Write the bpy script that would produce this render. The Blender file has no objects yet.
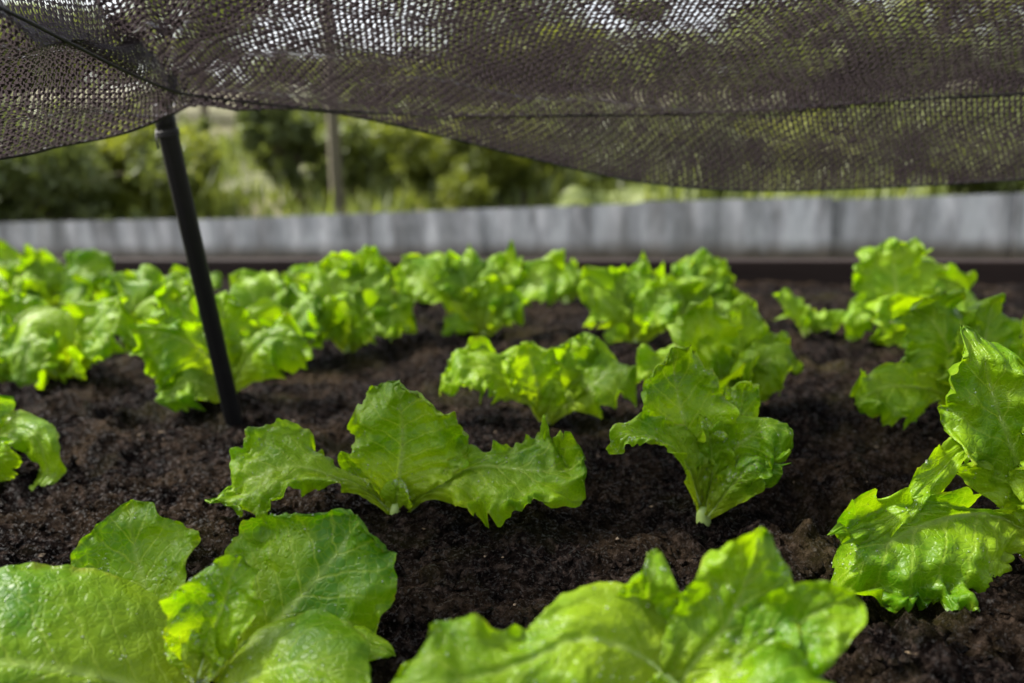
import bpy, math, random
import numpy as np
from mathutils import Matrix

# ------------------------------------------------------------------ camera, sky, sun, exposure
sc = bpy.context.scene
cd = bpy.data.cameras.new("camera"); cam = bpy.data.objects.new("camera", cd)
sc.collection.objects.link(cam); sc.camera = cam
cam.matrix_world = Matrix(((0.99965732, 0.02617695, 0.0, 0.0), (-0.00530409, 0.20255515, -0.97925649, 0.0),
                           (-0.02563395, 0.97892093, 0.20262458, 0.30), (0, 0, 0, 1)))
cd.sensor_width = 36.0; cd.lens = 36.0 * 853.0 / 1024.0
cd.clip_start = 0.01; cd.clip_end = 2000
cd.dof.use_dof = True; cd.dof.focus_distance = 0.62; cd.dof.aperture_fstop = 3.9
SUN_EL, SUN_AZ = math.radians(50), math.radians(-76)      # azimuth from +Y towards +X
w = bpy.data.worlds.new("World"); sc.world = w; w.use_nodes = True
nt = w.node_tree; bg = nt.nodes["Background"]
sky = nt.nodes.new("ShaderNodeTexSky"); sky.sky_type = 'NISHITA'; sky.sun_disc = False
sky.sun_elevation = SUN_EL; sky.sun_rotation = SUN_AZ; sky.dust_density = 4.0; sky.air_density = 1.0; sky.ozone_density = 1.0
hs = nt.nodes.new("ShaderNodeHueSaturation"); hs.inputs["Saturation"].default_value = 0.35
nt.links.new(sky.outputs[0], hs.inputs["Color"]); nt.links.new(hs.outputs[0], bg.inputs[0])
bg.inputs[1].default_value = 0.115
sd = bpy.data.lights.new("sun", 'SUN'); sun = bpy.data.objects.new("sun", sd); sc.collection.objects.link(sun)
sd.energy = 2.8; sd.angle = math.radians(6); sd.color = (1.0, 0.95, 0.86)
dirv = np.array([math.sin(SUN_AZ) * math.cos(SUN_EL), math.cos(SUN_AZ) * math.cos(SUN_EL), math.sin(SUN_EL)])
from mathutils import Vector
sun.rotation_euler = Vector(dirv).to_track_quat('Z', 'Y').to_euler()
sun.location = (1, 2, 5)
sc.view_settings.view_transform = 'Standard'; sc.view_settings.look = 'None'
sc.view_settings.exposure = 1.68; sc.view_settings.gamma = 1.0; sc.view_settings.use_curve_mapping = False
sc.cycles.use_denoising = True
sc.cycles.max_bounces = 10; sc.cycles.transparent_max_bounces = 16; sc.cycles.transmission_bounces = 8
sc.cycles.diffuse_bounces = 4; sc.cycles.glossy_bounces = 3
sc.cycles.sample_clamp_indirect = 6.0
COL = sc.collection

PLANTS = [
  ('smooth broad-leaved lettuce filling the bottom left corner of the bed', [-0.1839, 0.4444, 0.0], 2, [([[-0.0025, 0.0, 0.004], [-0.0365, -0.01, 0.0244], [-0.0713, -0.02, 0.0416], [-0.1257, -0.03, 0.0554], [-0.1748, -0.03, 0.0497]], [0.0054, 0.0211, 0.031, 0.0307, 0.0308, 0.0201], [0.0065, 0.0507, 0.0631, 0.0634, 0.0564, 0.0301], [0.05, -0.621, 0.782], -0.1, 0.14, -0.45), ([[-0.0213, 0.02, 0.0071], [-0.0418, 0.04, 0.0374], [-0.0591, 0.06, 0.0684], [-0.0657, 0.07, 0.1036]], [0.0045, 0.0149, 0.0292, 0.0428, 0.0408, 0.0211], [0.0045, 0.0126, 0.0246, 0.038, 0.0433, 0.0211], [0.0, -0.848, 0.53], 0.1, 0.28, -0.35), ([[-0.0005, -0.005, 0.0239], [0.0048, 0.0, 0.0433], [0.0144, 0.005, 0.0652], [0.0217, 0.0111, 0.0891]], [0.0035, 0.0128, 0.0213, 0.0261, 0.0199, 0.007], [0.0035, 0.0105, 0.0166, 0.0213, 0.0199, 0.007], [0.052, -0.78, 0.624], 0.22, 0.7, 0.1), ([[0.0062, -0.01, 0.0105], [0.0362, -0.015, 0.0317], [0.0678, -0.025, 0.0443], [0.1023, -0.04, 0.0351]], [0.0057, 0.0264, 0.0359, 0.0368, 0.0274, 0.009], [0.0057, 0.023, 0.0283, 0.0281, 0.0213, 0.006], [0.102, -0.564, 0.82], -0.22, 0.14, -0.2), ([[-0.0006, 0.02, 0.0032], [0.0246, 0.03, 0.0278], [0.0482, 0.04, 0.0483], [0.07, 0.05, 0.0721], [0.0844, 0.055, 0.0974]], [0.0063, 0.0317, 0.0548, 0.061, 0.0514, 0.0237], [0.005, 0.0177, 0.0395, 0.0558, 0.0435, 0.0343], [-0.15, -0.852, 0.501], 0.08, 0.4, -0.65), ([[0.0185, 0.0, 0.0111], [0.055, 0.01, 0.0276], [0.085, 0.01, 0.0377], [0.113, 0.0, 0.0352]], [0.0036, 0.0109, 0.0135, 0.0122, 0.0084, 0.0024], [0.0036, 0.0146, 0.0221, 0.0233, 0.0168, 0.0036], [0.256, -0.512, 0.82], -0.1, 0.4, -0.3), ([[-0.0011, 0.0, 0.0181], [-0.0082, 0.005, 0.0344], [-0.018, 0.0111, 0.0505]], [0.0033, 0.0093, 0.0129, 0.0076], [0.0033, 0.0093, 0.0129, 0.0076], [0.0, -0.824, 0.567], 0.3, 0.9, 0.7), ([[-0.0011, 0.0, 0.0181], [0.0041, 0.008, 0.0348], [0.0103, 0.0178, 0.0509]], [0.0036, 0.0102, 0.0145, 0.0085], [0.0036, 0.0102, 0.0145, 0.0085], [0.0, -0.824, 0.567], 0.3, 0.9, 0.8), ([[-0.0011, 0.0, 0.0181], [0.0026, -0.004, 0.0351], [0.0067, -0.0089, 0.0523]], [0.0036, 0.01, 0.0141, 0.0081], [0.0036, 0.01, 0.0141, 0.0081], [0.0, -0.824, 0.567], 0.3, 0.9, 0.95), ([[-0.0011, 0.0, 0.0181], [-0.0042, 0.011, 0.0377], [-0.0092, 0.0244, 0.0571]], [0.0034, 0.0097, 0.0137, 0.0081], [0.0034, 0.0097, 0.0137, 0.0081], [0.0, -0.824, 0.567], 0.3, 0.9, 0.6)]),
  ('wavy lettuce with three spread leaves just behind the smooth corner lettuce', [-0.1039, 0.6877, 0.0], 2, [([[0.0001, 0.0, 0.0018], [-0.025, 0.0, 0.0281], [-0.0528, -0.005, 0.0434], [-0.0863, -0.01, 0.0533], [-0.1511, -0.0161, 0.0381]], [0.0026, 0.0069, 0.0146, 0.0302, 0.0432, 0.0272], [0.0026, 0.0069, 0.0201, 0.0453, 0.0451, 0.0214], [-0.1, -0.652, 0.752], 0.0, 0.8, 0.1), ([[0.0001, 0.0, 0.0018], [0.0036, 0.0, 0.0363], [0.0082, 0.005, 0.0702], [0.0083, -0.0011, 0.1171]], [0.0035, 0.0171, 0.0393, 0.0459, 0.0404, 0.0116], [0.0035, 0.0223, 0.0496, 0.0613, 0.0504, 0.0166], [0.0, -0.91, 0.414], 0.12, 0.75, 0.0), ([[0.0018, 0.0, 0.0018], [0.0353, -0.005, 0.0302], [0.0701, -0.01, 0.049], [0.1093, -0.02, 0.0499], [0.1421, -0.025, 0.0509], [0.1657, -0.0189, 0.0607]], [0.0037, 0.0055, 0.0111, 0.0279, 0.0498, 0.0208], [0.0037, 0.0083, 0.0426, 0.0465, 0.035, 0.0122], [0.1, -0.652, 0.752], 0.0, 0.9, 0.05), ([[0.0006, 0.01, 0.003], [0.02, 0.02, 0.0272], [0.0392, 0.03, 0.0443], [0.0615, 0.03, 0.0618]], [0.0036, 0.0108, 0.0181, 0.0164, 0.0073], [0.0036, 0.0108, 0.0181, 0.0164, 0.0073], [0.0, -0.824, 0.567], 0.2, 1, 0.3), ([[-0.0031, 0.01, -0.0006], [-0.0202, 0.02, 0.0162], [-0.0377, 0.03, 0.0315], [-0.0484, 0.03, 0.05]], [0.0034, 0.0068, 0.0103, 0.0104, 0.0052], [0.0034, 0.0068, 0.0103, 0.0104, 0.0052], [0.0, -0.824, 0.567], 0.2, 1, 0.4), ([[0.0001, 0.0, 0.0018], [-0.0073, 0.005, 0.021], [-0.0177, 0.0111, 0.039]], [0.0034, 0.011, 0.0152, 0.0093], [0.0034, 0.011, 0.0152, 0.0093], [0.0, -0.824, 0.567], 0.3, 0.9, 0.7), ([[0.0001, 0.0, 0.0018], [0.0071, 0.008, 0.0222], [0.0154, 0.0178, 0.0405]], [0.0035, 0.0114, 0.0159, 0.0098], [0.0035, 0.0114, 0.0159, 0.0098], [0.0, -0.824, 0.567], 0.3, 0.9, 0.8), ([[0.0001, 0.0, 0.0018], [0.0024, -0.004, 0.019], [0.005, -0.0089, 0.0374]], [0.0035, 0.0112, 0.0154, 0.0094], [0.0035, 0.0112, 0.0154, 0.0094], [0.0, -0.824, 0.567], 0.3, 0.9, 0.95), ([[0.0001, 0.0, 0.0018], [-0.0018, 0.011, 0.0258], [-0.0044, 0.0244, 0.0488]], [0.0034, 0.0112, 0.0156, 0.0096], [0.0034, 0.0112, 0.0156, 0.0096], [0.0, -0.824, 0.567], 0.3, 0.9, 0.6)]),
  ('upright frilly lettuce with a pale stem standing alone at centre right', [0.1604, 0.6876, 0.0], 2, [([[0.0, 0.0, 0.0], [-0.0076, 0.0, 0.042], [-0.0159, 0.0, 0.083], [-0.0221, 0.005, 0.1131], [-0.0265, 0.0111, 0.1507]], [0.0034, 0.0051, 0.0134, 0.0416, 0.0282, 0.0149], [0.0034, 0.0084, 0.0201, 0.0416, 0.0365, 0.0248], [-0.103, -0.906, 0.412], 0.06, 0.8, 0.1), ([[-0.0032, -0.005, 0.0168], [-0.0187, -0.015, 0.06], [-0.0455, -0.025, 0.0856], [-0.0705, -0.03, 0.0887], [-0.0853, -0.03, 0.0706]], [0.0036, 0.0081, 0.0099, 0.0089, 0.0087, 0.0045], [0.0036, 0.0108, 0.0257, 0.0197, 0.0117, 0.0054], [-0.101, -0.607, 0.789], -0.05, 0.7, -0.1), ([[0.0028, 0.005, 0.0015], [0.0127, 0.0, 0.0459], [0.0319, -0.01, 0.0778], [0.0525, -0.02, 0.0907], [0.0738, -0.0261, 0.0817]], [0.0035, 0.0069, 0.0195, 0.0208, 0.0144, 0.0061], [0.0035, 0.0069, 0.0211, 0.0384, 0.0323, 0.0102], [0.153, -0.662, 0.734], -0.08, 0.9, -0.05), ([[0.001, -0.01, 0.0079], [0.0182, -0.025, 0.0435], [0.0352, -0.032, 0.0654], [0.0567, -0.0369, 0.0551]], [0.0033, 0.0112, 0.0145, 0.008], [0.0033, 0.0144, 0.0193, 0.006], [0.104, -0.621, 0.777], -0.1, 1, -0.2), ([[0.0077, 0.015, 0.0027], [0.0255, 0.025, 0.0577], [0.0382, 0.03, 0.0904], [0.0446, 0.03, 0.1232]], [0.0034, 0.0154, 0.0205, 0.0221, 0.0154, 0.0068], [0.0034, 0.0154, 0.0205, 0.0238, 0.0171, 0.0068], [0.0, -0.862, 0.507], 0.15, 1, 0.2), ([[0.0008, 0.0, 0.0036], [0.0054, -0.006, 0.042], [0.0038, -0.01, 0.0717], [-0.0034, -0.0124, 0.099]], [0.0034, 0.0118, 0.0152, 0.0119, 0.0042], [0.0034, 0.0118, 0.0169, 0.0136, 0.0042], [0.0, -0.862, 0.507], 0.25, 1.1, 0.5)]),
  ('open lettuce with spread frilly leaves in the middle of the bed', [0.0367, 0.9729, 0.0], 1, [([[0.0, 0.0, 0.0], [-0.0287, 0.0, 0.0425], [-0.0726, 0.0, 0.0703], [-0.1234, -0.0122, 0.0659]], [0.0053, 0.0093, 0.0275, 0.0457, 0.0486, 0.0243], [0.0053, 0.0093, 0.0244, 0.0366, 0.0382, 0.0208], [-0.15, -0.501, 0.852], 0.05, 0.9, 0.35), ([[0.0, 0.0, 0.0], [-0.0064, -0.0, 0.037], [-0.014, 0.0, 0.0712], [-0.019, 0.0, 0.1005]], [0.0048, 0.0107, 0.0261, 0.0378, 0.0329, 0.0164], [0.0048, 0.0107, 0.0237, 0.033, 0.0282, 0.014], [0.0, -0.862, 0.507], 0.15, 0.9, 0.7), ([[0.0024, 0.0, -0.0001], [0.0225, 0.01, 0.036], [0.044, 0.02, 0.0747], [0.0558, 0.02, 0.1011]], [0.0047, 0.0095, 0.0214, 0.0333, 0.0286, 0.0142], [0.0047, 0.0095, 0.0214, 0.0333, 0.0286, 0.0142], [0.0, -0.862, 0.507], 0.1, 0.9, 0.45), ([[0.0036, 0.0, 0.0011], [0.0392, -0.005, 0.0347], [0.0739, -0.01, 0.0592], [0.1099, -0.0161, 0.0655]], [0.0057, 0.0114, 0.0268, 0.0386, 0.0365, 0.0199], [0.0057, 0.0128, 0.0327, 0.0475, 0.0465, 0.0199], [0.15, -0.501, 0.852], 0.0, 0.9, 0.3), ([[0.0014, 0.005, -0.0003], [0.0147, 0.02, 0.0311], [0.0205, 0.03, 0.0607], [0.0237, 0.03, 0.0788]], [0.0048, 0.0096, 0.0192, 0.0241, 0.012], [0.0048, 0.0096, 0.0192, 0.0241, 0.012], [0.0, -0.862, 0.507], 0.2, 1, 0.9), ([[-0.0001, -0.003, 0.0022], [0.0059, -0.01, 0.0273], [0.0146, -0.0149, 0.0534]], [0.0047, 0.0106, 0.0152, 0.007], [0.0047, 0.0106, 0.0152, 0.007], [0.0, -0.8, 0.6], 0.3, 1, 1)]),
  ('bright full lettuce right behind the upright pale-stemmed one', [0.2599, 1.025, 0.0], 1, [([[0.0, 0.0, 0.0], [-0.0112, 0.0, 0.0554], [-0.0244, 0.0, 0.0985], [-0.0312, 0.0, 0.138]], [0.0064, 0.0153, 0.0383, 0.0486, 0.0375, 0.0174], [0.0064, 0.0153, 0.0357, 0.0435, 0.035, 0.0174], [0.0, -0.824, 0.567], 0.1, 1, 0.8), ([[0.0, 0.0, 0.0], [0.0284, -0.01, 0.0441], [0.0562, -0.02, 0.0706], [0.0876, -0.0322, 0.0695]], [0.0063, 0.0248, 0.0419, 0.0402, 0.0333, 0.0132], [0.0063, 0.0248, 0.0345, 0.0349, 0.03, 0.0099], [0.101, -0.607, 0.789], 0, 1, 0.7), ([[-0.0025, 0.0, 0.0001], [-0.0403, -0.01, 0.0409], [-0.0782, -0.015, 0.0657], [-0.1176, -0.0211, 0.0499]], [0.0077, 0.0231, 0.0343, 0.0344, 0.0219, 0.0088], [0.0077, 0.0277, 0.0437, 0.0407, 0.0219, 0.0088], [-0.101, -0.607, 0.789], 0, 1, 0.5), ([[0.005, 0.01, -0.0004], [0.0188, 0.02, 0.0499], [0.0278, 0.025, 0.0923], [0.0343, 0.0311, 0.1361]], [0.0062, 0.0246, 0.037, 0.0369, 0.0272, 0.0099], [0.0062, 0.0246, 0.037, 0.0369, 0.0272, 0.0099], [0.0, -0.824, 0.567], 0.15, 1, 0.8), ([[-0.0025, -0.01, 0.0029], [-0.0035, -0.03, 0.0374], [0.0026, -0.05, 0.0618], [0.0168, -0.0622, 0.0526]], [0.0087, 0.0315, 0.0457, 0.0422, 0.0152], [0.0087, 0.0315, 0.0457, 0.0422, 0.0152], [0.0, -0.507, 0.862], 0, 1.1, 0.7), ([[0.0063, 0.01, -0.0004], [0.0464, 0.015, 0.0504], [0.0731, 0.02, 0.0793], [0.088, 0.02, 0.0898]], [0.0062, 0.0222, 0.032, 0.0296, 0.0129], [0.0062, 0.0222, 0.032, 0.0296, 0.0129], [0.0, -0.707, 0.707], 0.1, 1, 0.6), ([[0.0012, 0.0, -0.0], [-0.0048, -0.015, 0.0462], [-0.0141, -0.02, 0.0775], [-0.0203, -0.02, 0.0956]], [0.0064, 0.0227, 0.028, 0.0228, 0.0076], [0.0064, 0.0227, 0.028, 0.0228, 0.0076], [0.0, -0.824, 0.567], 0.25, 1.2, 0.9)]),
  ('lettuce with a low leaf reaching left behind the big droopy lettuce', [0.4937, 0.9097, 0.0], 1, [([[0.0, 0.0, 0.0], [-0.0256, -0.01, 0.0359], [-0.0628, -0.02, 0.0475], [-0.0997, -0.03, 0.0501], [-0.1351, -0.0422, 0.0356]], [0.0053, 0.0105, 0.0193, 0.0435, 0.0421, 0.0209], [0.0053, 0.0105, 0.0144, 0.0229, 0.021, 0.0105], [-0.101, -0.704, 0.704], -0.05, 0.9, 0.0), ([[-0.0003, 0.0, 0.0035], [0.0006, 0.01, 0.0434], [-0.009, 0.02, 0.0873], [-0.0339, 0.0322, 0.1356]], [0.0055, 0.0278, 0.0516, 0.0572, 0.0472, 0.0149], [0.0055, 0.0278, 0.0492, 0.0524, 0.0447, 0.0149], [0.0, -0.824, 0.567], 0.1, 1, -0.15), ([[0.002, 0.0, 0.0034], [0.0216, 0.01, 0.0452], [0.0357, 0.02, 0.0883], [0.0462, 0.0322, 0.1385]], [0.0052, 0.0207, 0.0316, 0.0337, 0.0268, 0.0107], [0.0052, 0.0207, 0.0316, 0.0337, 0.0268, 0.0107], [0.0, -0.824, 0.567], 0.15, 1, -0.1), ([[-0.0056, -0.01, 0.0056], [-0.0102, -0.03, 0.041], [-0.0157, -0.05, 0.0684], [-0.0066, -0.0622, 0.0777]], [0.0071, 0.0256, 0.0263, 0.0239, 0.013], [0.0071, 0.0256, 0.0263, 0.0239, 0.013], [0.0, -0.507, 0.862], 0.1, 1.1, 0.3), ([[-0.0002, 0.0, 0.0023], [0.002, 0.0, 0.0438], [0.0026, 0.0, 0.0778], [0.0041, 0.0, 0.1078]], [0.0055, 0.0175, 0.0242, 0.0216, 0.0086], [0.0055, 0.0175, 0.0242, 0.0216, 0.0086], [0.0, -0.824, 0.567], 0.3, 1.1, 0.6)]),
  ('tall frilly lettuce at the right end of the far rows', [0.6324, 1.3403, 0.0], 1, [([[0.0, 0.0, 0.0], [-0.0085, 0.0, 0.0541], [-0.0157, 0.01, 0.1108], [-0.0189, 0.0222, 0.1836]], [0.0083, 0.0299, 0.0492, 0.0683, 0.0643, 0.0257], [0.0083, 0.0299, 0.0492, 0.0716, 0.074, 0.0353], [0.0, -0.824, 0.567], 0.1, 0.9, 0.2), ([[-0.0032, 0.0, 0.0001], [-0.0445, -0.01, 0.0503], [-0.0784, -0.02, 0.0721], [-0.1064, -0.0322, 0.0401]], [0.0087, 0.026, 0.0347, 0.0339, 0.0184, 0.0076], [0.0087, 0.026, 0.0391, 0.0382, 0.0214, 0.0076], [-0.101, -0.607, 0.789], -0.05, 1, 0.0), ([[0.0032, 0.0, -0.0001], [0.0428, 0.0, 0.0528], [0.0815, 0.0, 0.0872], [0.1266, -0.0122, 0.0722]], [0.0075, 0.027, 0.0459, 0.0497, 0.0608, 0.0241], [0.0075, 0.027, 0.0459, 0.0497, 0.0608, 0.0241], [0.101, -0.607, 0.789], 0.0, 1, 0.1), ([[-0.0047, -0.01, 0.0022], [-0.0073, -0.04, 0.0452], [0.006, -0.06, 0.0702], [0.028, -0.0844, 0.0588]], [0.0093, 0.037, 0.0515, 0.0598, 0.0511, 0.0211], [0.0093, 0.037, 0.0515, 0.0598, 0.0511, 0.0211], [0.0, -0.567, 0.824], 0, 1, 0.2), ([[-0.0047, -0.01, 0.0022], [-0.0278, -0.03, 0.0471], [-0.0469, -0.04, 0.0808], [-0.0559, -0.04, 0.1038]], [0.0091, 0.0288, 0.0392, 0.0354, 0.0135], [0.0091, 0.0288, 0.0392, 0.0354, 0.0135], [0.0, -0.824, 0.567], 0.2, 1.1, 0.6)]),
  ('large droopy lettuce flopping over the soil at the right edge', [0.398, 0.5871, 0.0], 2, [([[-0.0017, 0.0, 0.0017], [-0.0168, 0.0, 0.0496], [-0.0359, 0.0, 0.0961], [-0.05, 0.0, 0.1324], [-0.064, 0.0, 0.1825]], [0.0058, 0.0128, 0.0285, 0.0422, 0.0327, 0.0094], [0.0058, 0.0213, 0.0392, 0.0422, 0.0273, 0.0067], [-0.154, -0.873, 0.462], 0.05, 0.8, 0.0), ([[-0.0056, 0.0, 0.0114], [-0.0346, 0.0, 0.0748], [-0.0681, 0.0, 0.1016], [-0.103, -0.02, 0.0884], [-0.1413, -0.04, 0.0679], [-0.181, -0.0522, 0.0653]], [0.0046, 0.0075, 0.0121, 0.0087, 0.0085, 0.0087, 0.0055], [0.0046, 0.0166, 0.0242, 0.012, 0.0091, 0.012, 0.0096], [-0.252, -0.605, 0.756], -0.05, 0.7, 0.1), ([[-0.0023, -0.01, 0.0184], [-0.0373, -0.02, 0.0477], [-0.0734, -0.03, 0.0649], [-0.1144, -0.04, 0.0635], [-0.1488, -0.05, 0.0521], [-0.1837, -0.0622, 0.0306]], [0.0039, 0.0093, 0.0335, 0.0651, 0.0609, 0.0395, 0.0122], [0.0031, 0.0039, 0.0044, 0.0066, 0.0228, 0.0346, 0.0159], [-0.152, -0.762, 0.63], -0.12, 1.0, -0.15), ([[0.0207, 0.02, -0.0046], [0.0132, 0.02, 0.0526], [0.0007, 0.02, 0.1002], [-0.0133, 0.02, 0.1501]], [0.0064, 0.0238, 0.0407, 0.0404, 0.0282, 0.0096], [0.0064, 0.0238, 0.0407, 0.0404, 0.0282, 0.0096], [0.0, -0.824, 0.567], 0.1, 0.8, -0.1), ([[-0.0049, -0.01, 0.0082], [0.005, -0.02, 0.0571], [0.0197, -0.03, 0.0828], [0.0378, -0.0422, 0.0693]], [0.0056, 0.0205, 0.0269, 0.0261, 0.012], [0.0056, 0.0205, 0.0269, 0.0261, 0.012], [0.101, -0.607, 0.789], 0, 0.9, 0.0), ([[-0.0002, 0.0, 0.0016], [-0.0132, -0.01, 0.0535], [-0.0232, -0.015, 0.0934], [-0.0311, -0.015, 0.1205]], [0.0048, 0.0174, 0.0233, 0.0199, 0.0061], [0.0048, 0.0174, 0.0233, 0.0199, 0.0061], [0.0, -0.824, 0.567], 0.3, 1.1, 0.5), ([[-0.0018, 0.0, 0.0033], [-0.0116, 0.005, 0.0276], [-0.023, 0.0111, 0.0515]], [0.0057, 0.0146, 0.0213, 0.0132], [0.0057, 0.0146, 0.0213, 0.0132], [0.0, -0.824, 0.567], 0.3, 0.9, 0.7), ([[-0.0018, 0.0, 0.0033], [0.0094, 0.008, 0.0297], [0.0241, 0.0178, 0.0544]], [0.0048, 0.0123, 0.0175, 0.0108], [0.0048, 0.0123, 0.0175, 0.0108], [0.0, -0.824, 0.567], 0.3, 0.9, 0.8), ([[-0.0018, 0.0, 0.0033], [-0.0058, -0.004, 0.0251], [-0.0103, -0.0089, 0.0474]], [0.0055, 0.0141, 0.0203, 0.0124], [0.0055, 0.0141, 0.0203, 0.0124], [0.0, -0.824, 0.567], 0.3, 0.9, 0.95), ([[-0.0018, 0.0, 0.0033], [-0.0004, 0.011, 0.0343], [0.0021, 0.0244, 0.0649]], [0.0052, 0.0133, 0.0192, 0.0119], [0.0052, 0.0133, 0.0192, 0.0119], [0.0, -0.824, 0.567], 0.3, 0.9, 0.6)]),
  ('nearest lettuce with wide wavy leaves cut by the bottom edge at centre', [0.0663, 0.3764, 0.0], 2, [([[0.018, 0.0, 0.0361], [-0.0069, 0.0, 0.0593], [-0.0365, -0.005, 0.0724], [-0.0657, -0.015, 0.0664], [-0.0967, -0.025, 0.0646], [-0.1277, -0.0311, 0.0683]], [0.0077, 0.0231, 0.0299, 0.0288, 0.0236, 0.0184, 0.0054], [0.0077, 0.0278, 0.0348, 0.0192, 0.0208, 0.0422, 0.0199], [0.0, -0.6, 0.8], -0.02, 0.5, -0.05), ([[-0.0001, 0.0, 0.0171], [0.0168, 0.0, 0.0521], [0.038, 0.005, 0.0766], [0.0535, 0.0111, 0.1158]], [0.0057, 0.0122, 0.02, 0.0263, 0.0235, 0.0169], [0.0066, 0.0187, 0.0281, 0.03, 0.0273, 0.0188], [0.05, -0.782, 0.621], 0.05, 0.5, -0.05), ([[0.0039, -0.005, 0.0179], [0.0279, -0.005, 0.0475], [0.0577, -0.005, 0.0713], [0.0952, -0.005, 0.0945]], [0.0044, 0.0106, 0.0174, 0.019, 0.0147, 0.0068], [0.0053, 0.0132, 0.0209, 0.0242, 0.0216, 0.0086], [0.08, -0.653, 0.753], 0.0, 0.5, -0.1), ([[0.0027, 0.01, 0.0066], [0.0002, 0.015, 0.0394], [-0.0007, 0.02, 0.0646], [0.0003, 0.02, 0.0984]], [0.0041, 0.0129, 0.0184, 0.0215, 0.0162, 0.004], [0.0041, 0.0129, 0.0205, 0.0236, 0.0182, 0.005], [0.0, -0.824, 0.567], 0.1, 0.6, 0.4), ([[-0.0018, -0.01, 0.0163], [0.0268, -0.02, 0.0445], [0.056, -0.03, 0.0558], [0.085, -0.0422, 0.0482]], [0.0045, 0.0154, 0.0207, 0.0198, 0.0057], [0.0045, 0.0154, 0.0207, 0.0198, 0.0057], [0.101, -0.504, 0.858], 0, 0.6, 0.0), ([[-0.0001, 0.0, 0.0103], [0.0061, 0.0, 0.0348], [0.0124, 0.003, 0.0547], [0.0175, 0.0054, 0.0716]], [0.0029, 0.0087, 0.0115, 0.0096, 0.0038], [0.0029, 0.0087, 0.0115, 0.0096, 0.0038], [0.0, -0.824, 0.567], 0.25, 0.9, 0.6), ([[0.0023, 0.0, 0.0198], [-0.004, 0.005, 0.035], [-0.0117, 0.0111, 0.0503]], [0.0035, 0.0091, 0.0132, 0.0081], [0.0035, 0.0091, 0.0132, 0.0081], [0.0, -0.824, 0.567], 0.3, 0.9, 0.7), ([[0.0023, 0.0, 0.0198], [0.0096, 0.008, 0.0353], [0.0188, 0.0178, 0.0493]], [0.0034, 0.0087, 0.0125, 0.0078], [0.0034, 0.0087, 0.0125, 0.0078], [0.0, -0.824, 0.567], 0.3, 0.9, 0.8), ([[0.0023, 0.0, 0.0198], [0.002, -0.004, 0.0366], [0.0015, -0.0089, 0.0539]], [0.0035, 0.0089, 0.0127, 0.0077], [0.0035, 0.0089, 0.0127, 0.0077], [0.0, -0.824, 0.567], 0.3, 0.9, 0.95), ([[0.0023, 0.0, 0.0198], [0.0026, 0.011, 0.0375], [0.0028, 0.0244, 0.0551]], [0.0035, 0.0091, 0.0133, 0.0083], [0.0035, 0.0091, 0.0133, 0.0083], [0.0, -0.824, 0.567], 0.3, 0.9, 0.6)]),
  ('lettuce cut by the left edge with one leaf drooping onto bare soil', [-0.5539, 0.8307, 0.0], 1, [([[0.0003, 0.0, 0.0022], [0.0413, -0.01, 0.0534], [0.0754, -0.02, 0.0577], [0.0908, -0.03, 0.0297], [0.086, -0.0361, -0.011]], [0.006, 0.0264, 0.0241, 0.0177, 0.0158, 0.0059], [0.006, 0.0264, 0.0241, 0.0177, 0.0158, 0.0059], [0.05, -0.755, 0.654], -0.05, 0.9, 0.2), ([[0.0003, 0.0, 0.0022], [0.0101, 0.0, 0.0458], [0.0295, 0.0, 0.0927]], [0.0055, 0.0271, 0.0338, 0.0112], [0.0055, 0.0239, 0.0316, 0.0112], [0.0, -0.824, 0.567], 0.1, 1, 0.1), ([[-0.0027, 0.0, 0.0022], [-0.0222, -0.01, 0.0447], [-0.0407, -0.0344, 0.0532]], [0.0046, 0.0228, 0.0332, 0.0108], [0.0046, 0.0228, 0.0332, 0.0108], [0.0, -0.824, 0.567], 0.0, 1, 0.1), ([[0.0067, -0.01, 0.0036], [0.0383, -0.03, 0.0342], [0.0683, -0.0422, 0.0439]], [0.0055, 0.0197, 0.0198, 0.0059], [0.0055, 0.0197, 0.0198, 0.0059], [0.0, -0.824, 0.567], 0.1, 1, 0.3)]),
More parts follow.
